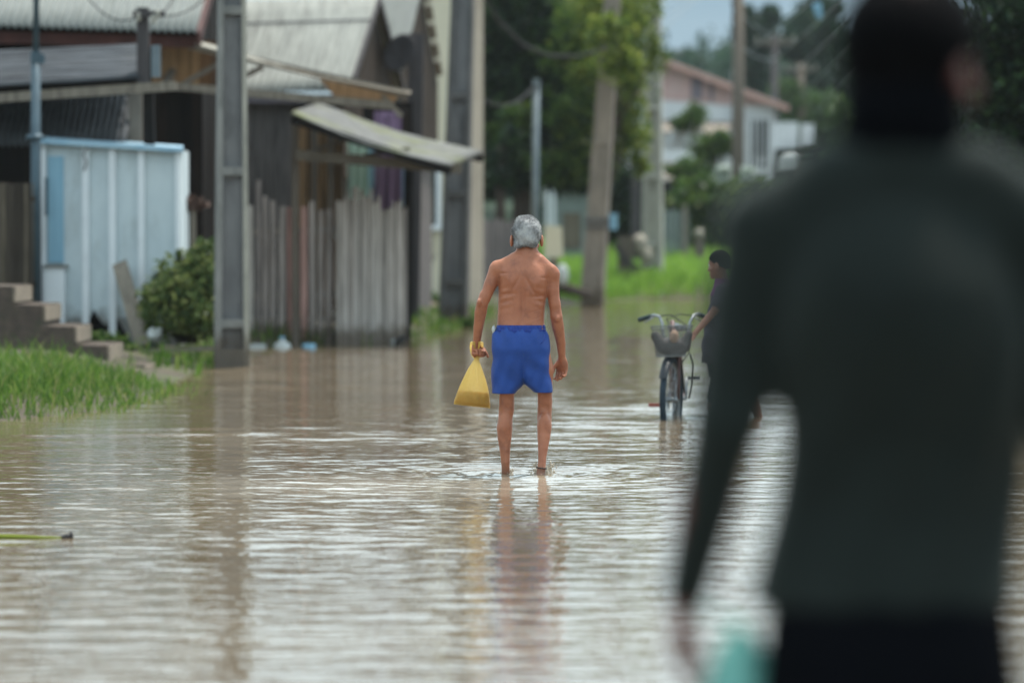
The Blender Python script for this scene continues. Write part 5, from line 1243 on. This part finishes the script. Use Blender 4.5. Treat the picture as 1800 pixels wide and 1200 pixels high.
mb = MB(); mb.tube([W(956.5, 588, YM - .095), W(958, 598, YM - .112), W(948, 606, YM - .128)], .003, 6); mb.build('pocket_seam', M['shorts_band'], SH, True)
# anklet and eyes
an = J(951.5, 822, -.1)
mb = MB(); mb.tube([an + Vector((.031 * math.cos(a), .031 * math.sin(a), -.004 * math.cos(a))) for a in [2 * math.pi * k / 18 for k in range(19)]], .0035, 6); mb.build('anklet', M['cable'], MAN, True)
for q in (-1, 1):
    mb = MB(); mb.ell(HL(q * .032, .083, .008), (.011, .011, .011), 12, 8); mb.build('eye', M['eye'], MAN, True)
# yellow bag
BG = thing('bag', 'yellow plastic bag of tan feed hanging from the shirtless man\'s left hand', 'bag', J(831, 716, .07))
m_y, n, l, p = new_mat('yellow film'); p.inputs['Base Color'].default_value = (.86, .64, .17, 1); p.inputs['Roughness'].default_value = .35; p.inputs['Specular IOR Level'].default_value = .5
n4 = n.new("ShaderNodeTexNoise"); n4.inputs['Scale'].default_value = 16; b4 = n.new("ShaderNodeBump"); b4.inputs['Strength'].default_value = .7; b4.inputs['Distance'].default_value = .02
l.new(n4.outputs['Fac'], b4.inputs['Height']); l.new(b4.outputs[0], p.inputs['Normal'])
tr = n.new("ShaderNodeBsdfTranslucent"); tr.inputs[0].default_value = (.85, .62, .16, 1); ms = n.new("ShaderNodeMixShader"); ms.inputs[0].default_value = .5
tp_ = n.new("ShaderNodeBsdfTransparent"); ms2 = n.new("ShaderNodeMixShader"); ms2.inputs[0].default_value = .46
l.new(p.outputs[0], ms.inputs[1]); l.new(tr.outputs[0], ms.inputs[2]); l.new(ms.outputs[0], ms2.inputs[1]); l.new(tp_.outputs[0], ms2.inputs[2]); l.new(ms2.outputs[0], n["Material Output"].inputs[0])
M['feed'] = mat('tan feed', (.40, .165, .025), (.24, .09, .014), .7, 26, bump=.6, bscale=70, stain=(.25, .10, .02), stain_amt=.6, stain_scale=10)
rowsb = [(713.5, 797.5, 861.5, .040), (705, 799, 861.5, .058), (693, 803, 860, .062), (680, 808, 858, .056), (665, 815, 854, .046), (650, 822.5, 849, .034), (640, 829, 845.5, .024), (632, 834, 842.5, .013), (624, 835, 841, .010), (616, 833, 842, .012)]
def bagmesh(rows, shrink=0.0):
    V = []; n = 72
    for i, (py, l_, r_, d) in enumerate(rows):
        for k in range(n):
            a = 2 * math.pi * k / n; cx = (l_ + r_) / 2; hw = (r_ - l_) / 2
            cs, sn = math.cos(a), math.sin(a); e = 1 + (.03 + .12 * i / len(rows)) * (.6 * math.sin(9 * a + .2 * i) + .4 * math.sin(14 * a + 1)) + .03 * math.sin(3 * a + i)
            tilt = (cs * 3.5) if i < 2 else cs * 2.0
            q = J(cx + hw * cs * (1 - shrink), py + tilt, .07); q.y += d * math.copysign(abs(sn) ** .8, sn) * e * (1 - shrink * 1.5); V.append(q)
    F = [(i * n + k, i * n + (k + 1) % n, (i + 1) * n + (k + 1) % n, (i + 1) * n + k) for i in range(len(rows) - 1) for k in range(n)]
    F += [tuple(reversed(range(n))), tuple((len(rows) - 1) * n + k for k in range(n))]
    return V, F
mb = MB(); mb.add(*bagmesh(rowsb)); BF = mb.build('film', m_y, BG, True)
mb = MB(); mb.add(*bagmesh([(712, 799, 860.5, .038), (705, 800, 860.5, .056), (693, 803.5, 859, .060), (688, 806, 857, .05)], .01)); mb.build('contents', M['feed'], BG, True)
mb = MB()
for q, ph in ((-1, 0), (1, 1)):
    mb.tube([J(838 + q * 2, 632, .08), J(838 + q * 8, 622, .10), J(838 + q * 10, 611, .09), J(838 + q * 9, 603, .06), J(838 + q * 5, 602, .035), J(838 + q * 4, 609, .04), J(838 + q * 2, 616, .06)], [.006, .008, .009, .010, .009, .007, .004], 8)
mb.build('handle', m_y, BG, True)
# splash at the raised heel
def splash(label, c, n, r, h):
    t = thing('splash', label, 'splash', (c.x, c.y, 0)); mb = MB()
    for k in range(n):
        a = rnd.uniform(0, 6.28); rr = r * rnd.uniform(.3, 1); z = h * rnd.uniform(0, 1) ** 1.6; sz = rnd.uniform(.003, .009)
        mb.ell(c + Vector((rr * math.cos(a), rr * .8 * math.sin(a), z)), (sz, sz, sz * 1.4), 7, 5)
    kind(mb.build('droplets', M['spray'], t, True), 'stuff')
    mb = MB(); N = 40; V = []
    for j, (f, z) in enumerate(((1.15, -.01), (.95, .012), (.85, .03), (.9, .05))):
        for k in range(N):
            a = 2 * math.pi * k / N; e = 1 + .12 * math.sin(a * 5 + j) + .06 * math.sin(a * 11); hh = z * (h / .06) * (.45 + .55 * abs(math.sin(a * 1.5 + .6))) if j else z
            V.append(c + Vector((r * .62 * f * e * math.cos(a), r * .5 * f * e * math.sin(a), hh)))
    mb.add(V, [(j * N + k, j * N + (k + 1) % N, (j + 1) * N + (k + 1) % N, (j + 1) * N + k) for j in range(3) for k in range(N)]); mb.build('crown', M['spray'], t, True)
m_s, n, l, p = new_mat('muddy spray'); p.inputs['Base Color'].default_value = (.50, .44, .34, 1); p.inputs['Roughness'].default_value = .12; p.inputs['Alpha'].default_value = .55; M['spray'] = m_s
splash('little splash of muddy water around the shirtless man\'s raised right heel', Vector((J(955, 833, -.02).x, YM - .02, 0)), 70, .085, .07)
splash('low ring of water around the shirtless man\'s left ankle', Vector((J(889, 836).x, YM, 0)), 16, .06, .02)

# ---- foreground man ------------------------------------------------
YF = 5.4; K = lambda px, py, dy=0.0: W(px, py, YF + dy); uf = 1 / ppm(YF)
FG = thing('person', 'man in a dark green long-sleeved shirt seen from behind, close and blurred', 'person', (K(1575, 600).x, YF, -.10))
fz = lambda py: W(1575, py, YF).z
# body (head, neck, hands, hidden trunk)
s = SDF((K(1110, 0).x, YF - .30, -.14), (K(1960, 0).x, YF + .42, fz(-40)), .008)
s.loft([(fz(1350), K(1560, 0).x, YF, .15, .09), (fz(1050), K(1560, 0).x, YF + .02, .14, .075), (fz(800), K(1570, 0).x, YF + .02, .14, .075), (fz(520), K(1580, 0).x, YF + .01, .15, .085), (fz(400), K(1580, 0).x, YF + .035, .12, .06), (fz(320), K(1585, 0).x, YF + .055, .07, .04)], .03)
s.chain([K(1590, 330, .055), K(1595, 180, .04)], [.050, .058], .03)
FC = K(1603, 118, .05); FL, FA = head(s, FC, 1.0, (.55, .83, -.05))
s.chain([K(1330, 430), K(1290, 620), K(1268, 740, -.02)], [.04, .04, .036], .03)
s.chain([K(1268, 740, -.02), K(1235, 880, .01), K(1203, 1045, .05)], [.036, .036, .027], .02)
s.chain([K(1830, 420), K(1880, 620, -.02), K(1885, 735, -.03)], [.04, .04, .036], .03)
s.chain([K(1885, 735, -.03), K(1850, 750, .10), K(1800, 752, .2)], [.036, .034, .025], .02)
for q in (-1, 1):
    x = 1560 + q * 105
    s.chain([K(x, 1250), K(x + q * 5, 1680), K(x + q * 6, 1780, -.01), K(x + q * 8, 2060, -.04)], [.07, .055, .05, .035], .02)
    s.chain([K(x + q * 8, 2060, -.04), K(x + q * 14, 2090, .14)], [.035, .025], .02)
hand(s, K(1203, 1045, .05), (-.07, .12, -1), (1, .1, 0), (.1, 1, 0), .175, (18, 24, 20), thumb=(.85, .35, .35))
hand(s, K(1802, 752, .2), (-1, .35, .05), (0, .2, -1), (-.2, .9, .2), .175, (30, 40, 30))
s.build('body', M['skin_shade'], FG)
s = SDF(tuple(np.array(tuple(FC)) - .19), tuple(np.array(tuple(FC)) + .19), .006)
s.ell(FC + Vector(FA @ np.array((0, -.012, .034))), (.101, .116, .106), .01, FA)
s.ell(FC + Vector(FA @ np.array((0, -.05, -.05))), (.070, .062, .085), .03, FA)
n_ = FA @ np.array((0, -.62, .78)); s.cut(tuple(np.array(tuple(FC)) + FA @ np.array((0, 0, -.02))), tuple(n_), .012)
for q in (-1, 1): s.ell(FC + Vector(FA @ np.array((q * .092, .015, -.025))), (.036, .05, .045), .01, FA, sub=True)
s.build('hair', M['hair_black'], FG)
mb = MB(); c = FC + Vector(FA @ np.array((0, -.012, .034))) + Vector((0, -.72, .69)) * .094; mb.ell(c, (.026, .02, .020), 14, 9); mb.build('bald_crown', mat('thinning crown', (.030, .013, .011), (.012, .007, .006), .8, 30), FG, True)
for q in (-1, 1):
    mb = MB(); mb.ell(FL(q * .032, .085, .008), (.011, .011, .011), 12, 8); mb.build('eye', M['eye'], FG, True)
# black neck gaiter
s = SDF((K(1420, 0).x, YF - .2, fz(345)), (K(1760, 0).x, YF + .25, fz(110)), .007)
s.loft([(fz(325), K(1585, 0).x, YF + .040, .135, .092), (fz(290), K(1585, 0).x, YF + .040, .108, .088), (fz(262), K(1586, 0).x, YF + .035, .096, .086), (fz(215), K(1588, 0).x, YF + .02, .088, .086), (fz(150), K(1594, 0).x, YF + .025, .086, .088)], .02, fn=lambda X, Y, Z: .003 * np.sin(Z * 160 + X * 30))
s.build('neck_gaiter', M['trousers'], FG)
# shirt
s = SDF((K(1140, 0).x, YF - .32, fz(1090)), (K(1990, 0).x, YF + .40, fz(240)), .009)
s.loft([(fz(p_), K((l_ + r_) / 2, p_).x, YF + c_, (r_ - l_) / 2 * uf, d_) for p_, l_, r_, d_, c_ in
        ((1066, 1330, 1796, .118, .01), (1000, 1338, 1796, .116, .018), (900, 1350, 1796, .112, .024), (780, 1350, 1798, .112, .014), (680, 1352, 1798, .117, -.002), (600, 1348, 1798, .122, -.012), (520, 1345, 1800, .125, -.008), (440, 1350, 1800, .118, .012), (370, 1385, 1785, .098, .03), (325, 1430, 1740, .08, .042), (285, 1478, 1698, .062, .05))], .03,
       fn=lambda X, Y, Z: .007 * noise3(X, Y * .3, Z * .8, 17, 21) + .003 * np.sin(X * 60 - Z * 25))
s.chain([K(1580, 290, .01), K(1450, 335, 0), K(1345, 400, 0)], [.055, .062, .06], .04)
s.chain([K(1590, 290, .01), K(1720, 330, 0), K(1830, 400, 0)], [.055, .062, .06], .04)
s.chain([K(1345, 405), K(1312, 540, -.005), K(1296, 640, -.01), K(1276, 745, -.02)], [.060, .056, .053, .047], .03)
s.chain([K(1276, 745, -.02), K(1245, 880, .01), K(1207, 1040, .05)], [.047, .042, .032], .015)
s.chain([K(1835, 405), K(1872, 560, -.01), K(1886, 735, -.03)], [.060, .055, .047], .03)
s.chain([K(1886, 735, -.03), K(1860, 750, .08), K(1812, 752, .18)], [.047, .042, .033], .015)
s.build('shirt', M['shirt'], FG)
# trousers
s = SDF((K(1280, 0).x, YF - .22, -.10), (K(1840, 0).x, YF + .22, fz(1030)), .010)
s.loft([(fz(1330), K(1566, 0).x, YF, .180, .12), (fz(1200), K(1566, 0).x, YF - .01, .180, .128), (fz(1050), K(1564, 0).x, YF, .168, .105)], .03)
for q in (-1, 1):
    x = 1560 + q * 108
    s.chain([K(x, 1250), K(x + q * 4, 1660, .01), K(x + q * 8, 2035, -.03)], [.088, .074, .062], .03)
s.build('trousers', M['trousers'], FG)
# teal bag hanging at his thigh
TB = thing('bag', 'blurred teal plastic bag hanging beside the foreground man\'s left thigh', 'bag', K(1295, 1290, .02))
m_t = mat('teal plastic', (.17, .43, .37), (.12, .34, .30), .4, 9, bump=.4, bscale=18); mb = MB(); V = []; n = 28
rows_ = ((1330, 1235, 1372, .05), (1280, 1228, 1378, .065), (1220, 1234, 1372, .062), (1165, 1248, 1356, .05), (1125, 1268, 1336, .032), (1105, 1285, 1318, .016), (1090, 1288, 1306, .009))
for py, l_, r_, d in rows_:
    for k in range(n):
        a = 2 * math.pi * k / n; e = 1 + .05 * math.sin(k * 2.3 + py * .05); q = K((l_ + r_) / 2 + (r_ - l_) / 2 * math.cos(a) * e, py, .04); q.y += d * math.sin(a) * e; V.append(q)
mb.add(V, [(i * n + k, i * n + (k + 1) % n, (i + 1) * n + (k + 1) % n, (i + 1) * n + k) for i in range(len(rows_) - 1) for k in range(n)] + [tuple(reversed(range(n))), tuple((len(rows_) - 1) * n + k for k in range(n))])
mb.build('sack', m_t, TB, True)
mb = MB(); mb.tube([K(1297, 1095, .04), K(1250, 1075, .06), K(1212, 1078, .065), K(1190, 1085, .06)], [.005, .004, .004, .004], 6); mb.build('strap', m_t, TB, True)

# ---- boy and bicycle ----------------------------------------------
YBk = 29.5; ub = 1 / ppm(YBk); B = lambda px, py, dy=0.0: W(px, py, YBk + dy); bz = lambda py: W(1270, py, YBk).z
BOY = thing('person', 'boy in a dark purple tee pushing a bicycle, half hidden by the foreground man', 'person', (B(1280, 735, .3).x, YBk + .3, -.12))
s = SDF((B(1190, 0).x, YBk - .15, -.17), (B(1360, 0).x, YBk + .72, bz(425)), .005)
d0 = .30
s.loft([(bz(660), B(1279, 0).x, YBk + d0, .085, .12), (bz(610), B(1272, 0).x, YBk + d0, .10, .125), (bz(560), B(1274, 0).x, YBk + d0, .09, .12), (bz(525), B(1278, 0).x, YBk + d0, .085, .125), (bz(505), B(1279, 0).x, YBk + d0, .06, .10), (bz(495), B(1279, 0).x, YBk + d0, .04, .05)], .02)
s.chain([B(1276, 505, d0), B(1269, 478, d0)], [.044, .042], .02)
BC = B(1266, 466, d0); BL, BA = head(s, BC, .90, (-.86, .5, -.10))
s.chain([B(1268, 517, d0 - .12), B(1259, 545, d0 - .16)], [.038, .033], .015); s.chain([B(1259, 545, d0 - .16), B(1240, 566, d0 - .2), B(1222, 586, d0 - .24)], [.032, .028, .02], .012)
hand(s, B(1222, 586, d0 - .24), (-.6, -.35, -.6), (-.3, -.6, .2), (.1, -.3, 1), .14, (50, 60, 40))
s.chain([B(1290, 517, d0 + .1), B(1296, 565, d0 + .13), B(1290, 610, d0 + .1)], [.038, .032, .024], .015)
hand(s, B(1290, 612, d0 + .1), (-.1, .05, -1), (-.2, -1, 0), (-1, 0, 0), .14, (25, 30, 25))
s.chain([B(1275, 650, d0 - .06), B(1262, 690, d0 - .06), B(1256, 715, d0 - .06), B(1258, 748, d0 - .05)], [.068, .052, .046, .032], .02)
s.chain([B(1258, 748, d0 - .05), B(1240, 768, d0 - .05)], [.03, .02], .015)
s.chain([B(1285, 650, d0 + .05), B(1312, 682, d0 + .05), B(1322, 702, d0 + .05), B(1334, 738, d0 + .05)], [.068, .05, .045, .03], .02)
s.chain([B(1334, 738, d0 + .05), B(1318, 752, d0 + .05)], [.028, .018], .015)
s.build('body', M['skin_dark'], BOY)
s = SDF(tuple(np.array(tuple(BC)) - .14), tuple(np.array(tuple(BC)) + .15), .004)
s.ell(BC + Vector(BA @ np.array((0, -.008, .034)) * .9), np.array((.084, .104, .096)) * .91, .01, BA)
s.ell(BC + Vector(BA @ np.array((0, -.045, -.02)) * .9), np.array((.068, .06, .06)) * .9, .02, BA)
n_ = BA @ np.array((0, -.5, .86)); s.cut(tuple(np.array(tuple(BC)) + BA @ np.array((0, 0, .004))), tuple(n_), .012)
for q in (-1, 1): s.ell(BC + Vector(BA @ np.array((q * .08, .01, -.026))), (.03, .045, .03), .01, BA, sub=True)
s.build('hair', M['hair_black'], BOY)
for q in (-1, 1):
    mb = MB(); mb.ell(BL(q * .032, .083, .008), (.010, .010, .010), 10, 7); mb.build('eye', M['eye'], BOY, True)
s = SDF((B(1225, 0).x, YBk - .0, bz(650)), (B(1330, 0).x, YBk + .6, bz(488)), .005)
s.loft([(bz(640), B(1273, 0).x, YBk + d0, .145, .165), (bz(610), B(1271, 0).x, YBk + d0, .140, .165), (bz(560), B(1275, 0).x, YBk + d0, .120, .155), (bz(525), B(1279, 0).x, YBk + d0, .100, .15), (bz(508), B(1278, 0).x, YBk + d0, .07, .12), (bz(497), B(1277, 0).x, YBk + d0, .05, .06)], .02,
       fn=lambda X, Y, Z: .005 * np.sin(Z * 40 + X * 50 + Y * 30))
s.chain([B(1272, 512, d0 - .10), B(1264, 535, d0 - .14)], [.058, .056], .02); s.chain([B(1288, 512, d0 + .1), B(1293, 540, d0 + .12)], [.056, .054], .02)
TE = s.build('tee', M['tee'], BOY)
s = SDF((B(1235, 0).x, YBk - .0, bz(532)), (B(1320, 0).x, YBk + .6, bz(484)), .005)
s.loft([(bz(521), B(1277, 0).x, YBk + d0, .103, .155), (bz(508), B(1277, 0).x, YBk + d0, .079, .128), (bz(497), B(1275.5, 0).x, YBk + d0, .060, .07), (bz(491), B(1274.5, 0).x, YBk + d0, .052, .056)], .02)
s.build('yoke', M['tee_trim'], TE)
s = SDF((B(1225, 0).x, YBk - .05, bz(712)), (B(1345, 0).x, YBk + .65, bz(625)), .006)
s.loft([(bz(665), B(1280, 0).x, YBk + d0, .12, .15), (bz(630), B(1276, 0).x, YBk + d0, .125, .15)], .02)
s.chain([B(1275, 655, d0 - .06), B(1262, 698, d0 - .06)], [.088, .075], .02); s.chain([B(1285, 655, d0 + .05), B(1311, 688, d0 + .05)], [.088, .074], .02)
s.build('shorts', M['short_dark'], BOY)

# bicycle: local frame, forward = fw (towards the camera), built at its place
BK = thing('bicycle', 'dark bicycle with a wire basket standing in the flood facing us', 'bicycle', (B(1190, 735, .5).x, YBk + .5, -.14))
fw = Vector((-.085, -1, 0)).normalized(); rt = fw.cross(Vector((0, 0, 1))).normalized()      # rt: towards its own right
st = Vector((-.27, -1, 0)).normalized(); sr = st.cross(Vector((0, 0, 1))).normalized()        # steered direction
FWc = B(1181, 0, 0); FWc.z = .145; RWc = FWc - fw * 1.05
def wheel(nm, c, d, parent):
    ax = d.cross(Vector((0, 0, 1))).normalized(); up = Vector((0, 0, 1))
    def ring(R_, r, n, k, mb):
        mb.tube([c + (d * math.cos(a) + up * math.sin(a)) * R_ for a in [2 * math.pi * i / n for i in range(n + 1)]], r, k, False)
    mb = MB(); mb.tube([c - ax * .05, c + ax * .05], [.022, .022], 12); w_ = mb.build(nm, M['chrome'], parent, True)
    mb = MB(); ring(.303, .025, 44, 10, mb); mb.build('tyre', M['tyre'], w_, True)
    mb = MB(); ring(.281, .011, 44, 8, mb); mb.build('rim', M['basket'], w_, True)
    mb = MB()
    for i in range(28):
        a = 2 * math.pi * i / 28; sg = (-1) ** i
        mb.tube([c + ax * sg * .03 + (d * math.cos(a + .5 * sg) + up * math.sin(a + .5 * sg)) * .02, c + (d * math.cos(a) + up * math.sin(a)) * .275], .0022, 4)
    mb.build('spokes', M['chrome'], w_)
    return ax
axf = wheel('front_wheel', FWc, st, BK); wheel('rear_wheel', RWc, fw, BK)
crown = FWc - st * .05 + Vector((0, 0, .37)); hd = FWc - fw * .16 + Vector((0, 0, .60)); hb = FWc - fw * .10 + Vector((0, 0, .42))
bb = FWc - fw * .62 + Vector((0, 0, -.02)); seat = bb - fw * .20 + Vector((0, 0, .50))
mb = MB()
for q in (-1, 1): mb.tube([FWc + axf * q * .055, FWc + axf * q * .055 + Vector((0, 0, .2)) - st * .02, crown + axf * q * .045], .012, 8)
mb.tube([crown + axf * .05, crown - axf * .05], .016, 8); mb.tube([crown, hd], .019, 10); mb.build('fork', M['bike_frame'], BK, True)
def fender(c, d, a0, a1):
    up = Vector((0, 0, 1)); ax = d.cross(up).normalized(); mb = MB(); n = 20; V = []
    for lay in (0, 1):
        for i in range(n + 1):
            a = R(a0 + (a1 - a0) * i / n)
            for w_, rr in ((-.033, .333), (-.018, .343), (0, .347), (.018, .343), (.033, .333)):
                V.append(c + (d * math.cos(a) + up * math.sin(a)) * (rr + lay * .002) + ax * w_)
    Kk = 5 * (n + 1); F = []
    for i in range(n):
        for k in range(4):
            a = i * 5 + k; F += [(a, a + 1, a + 6, a + 5), (a + Kk, a + 5 + Kk, a + 6 + Kk, a + 1 + Kk)]
    mb.add(V, F); mb.build('fender', M['bike_black'], BK, True)
fender(FWc, st, 30, 170); fender(RWc, fw, 20, 190)
mb = MB(); mb.tube([hb, hb.lerp(bb, .5) - Vector((0, 0, .09)), bb], .019, 10); mb.tube([hb - Vector((0, 0, .05)), bb + Vector((0, 0, .05))], .013, 8); mb.tube([bb, seat], .017, 10)
for q in (-1, 1):
    mb.tube([bb + rt * q * .04, RWc + rt * q * .06], .010, 8); mb.tube([seat + Vector((0, 0, -.06)) + rt * q * .03, RWc + rt * q * .06], .009, 8)
mb.tube([hb + Vector((0, 0, -.08)), hb + Vector((0, 0, .14))], .024, 12); mb.build('frame', M['bike_frame'], BK, True)
# handlebar, pixel guided: grips out, sweeping in to the stem
hbar = [B(1124, 562, .42), B(1138, 557, .36), B(1150, 554, .28), B(1159, 556, .22), B(1164, 568, .18), B(1166, 590, .15), B(1176, 600, .14), B(1190, 602, .13), B(1202, 600, .12), B(1210, 588, .12), B(1213, 566, .15), B(1219, 555, .19), B(1227, 552, .25), B(1241, 557, .38)]
mb = MB(); mb.tube(hbar, .0115, 10); mb.tube([hd, B(1188, 602, .13)], .014, 8); HBo = mb.build('handlebar', M['chrome'], BK, True)
for a, b in ((hbar[0], hbar[2]), (hbar[13], hbar[12])):
    mb = MB(); mb.tube([a, a.lerp(b, .8)], [.019, .018], 10); mb.build('grip', M['grip'], HBo, True)
for a, b in ((B(1150, 557, .27), B(1132, 567, .28)), (B(1221, 557, .2), B(1236, 566, .22))):
    mb = MB(); mb.tube([a, b], .006, 6); mb.build('brake_lever', M['chrome'], HBo, True)
mb = MB(); mb.tube([B(1152, 556, .26), B(1180, 553, .1), B(1205, 570, .05), B(1212, 620, .05), B(1196, 640, .1)], .0045, 6); mb.tube([B(1222, 555, .2), B(1195, 552, .1), B(1172, 560, .06), B(1186, 600, .05)], .0045, 6); mb.build('brake_cable', M['cable'], BK, True)
# basket
def basket():
    top = [B(1145, 574, -.20), B(1218, 572, -.25), B(1216, 577, .10), B(1146, 579, .14)]; bot = [B(1154, 627, -.17), B(1205, 625, -.20), B(1204, 622, .06), B(1155, 624, .09)]
    mb = MB()
    for ring in (top, bot): mb.tube(ring + [ring[0]], .0065, 6)
    for i in range(4):
        a0, a1, b0, b1 = top[i], top[(i + 1) % 4], bot[i], bot[(i + 1) % 4]; n = 18 if i % 2 == 0 else 18
        for k in range(n + 1): mb.tube([a0.lerp(a1, k / n), b0.lerp(b1, k / n)], .0019, 4)
        for k in range(1, 11): mb.tube([a0.lerp(b0, k / 11), a1.lerp(b1, k / 11)], .0017, 4)
    for k in range(1, 12): mb.tube([bot[0].lerp(bot[1], k / 12), bot[3].lerp(bot[2], k / 12)], .0025, 4)
    mb.build('basket', M['basket'], BK)
basket()
s = SDF((B(1145, 0).x, YBk - .2, bz(628)), (B(1218, 0).x, YBk + .15, bz(572)), .005)
s.chain([B(1152, 590, -.05), B(1165, 610, -.06), B(1185, 619, -.06), B(1203, 608, -.06), B(1211, 588, -.05)], [.035, .05, .05, .05, .03], .02); s.ell(B(1182, 606, -.02), (.10, .09, .06), .03)
tag(s.build('bag', M['bag_dark']), 'dark soft bag slumped in the bicycle basket', 'bag')
mb = MB(); mb.ell(B(1185, 592, -.09), (.036, .036, .052), 16, 10, jit=.04); tag(mb.build('bundle', M['bundle'], None, True), 'tan rounded bundle standing on the bag in the bicycle basket', 'bundle')
mb = MB(); mb.tube([bb - rt * .09, bb + rt * .09], .016, 10); mb.tube([bb + rt * .09, bb + rt * .09 + (fw * .1 + Vector((0, 0, -.04)))], .01, 8)
mb.lathe(bb + rt * .045, [(.085, 0), (.09, .004), (.085, .008)], 24, rt); mb.tube([bb - rt * .09, bb - rt * .09 - (fw * .1 + Vector((0, 0, -.16)))], .01, 8); mb.build('crank', M['chrome'], BK, True)
for sgn, c in ((1, bb + rt * .15 + fw * .1 + Vector((0, 0, -.045))), (-1, bb - rt * .15 - fw * .1 + Vector((0, 0, .16)))):
    mb = MB(); mb.box(c, (.10, .07, .025), math.atan2(rt.y, rt.x)); mb.build('pedal', M['reflector' if sgn > 0 else 'bike_black'], BK)
mb = MB(); mb.tube([B(1213, 622, .2), B(1219, 640, .2), B(1217, 675, .3), B(1212, 700, .4)], .007, 6); mb.build('lock_cable', M['cable'], BK, True)
s = SDF(tuple(np.array(tuple(seat)) - .2), tuple(np.array(tuple(seat)) + .2), .006)
s.ell(seat + Vector((0, 0, .05)) - fw * .06, (.075, .08, .03), .02); s.chain([seat + Vector((0, 0, .05)), seat + Vector((0, 0, .055)) + fw * .13], [.04, .022], .02)
s.build('saddle', M['bike_black'], BK)

# ================================================================== HAZE
hm = bpy.data.materials.new('haze'); hm.use_nodes = True; hn = hm.node_tree.nodes; hn.clear()
ho = hn.new("ShaderNodeOutputMaterial"); hv = hn.new("ShaderNodeVolumePrincipled")
hv.inputs['Color'].default_value = (.80, .88, .92, 1); hv.inputs['Density'].default_value = .00016; hv.inputs['Anisotropy'].default_value = .2
hm.node_tree.links.new(hv.outputs[0], ho.inputs['Volume'])
mb = MB(); mb.hexa([(-800, -200, -3), (800, -200, -3), (800, 1100, -3), (-800, 1100, -3), (-800, -200, 26), (800, -200, 26), (800, 1100, 26), (-800, 1100, 26)])
kind(tag(mb.build('haze', hm), 'thin pale haze fading the far trees', 'haze'), 'stuff')
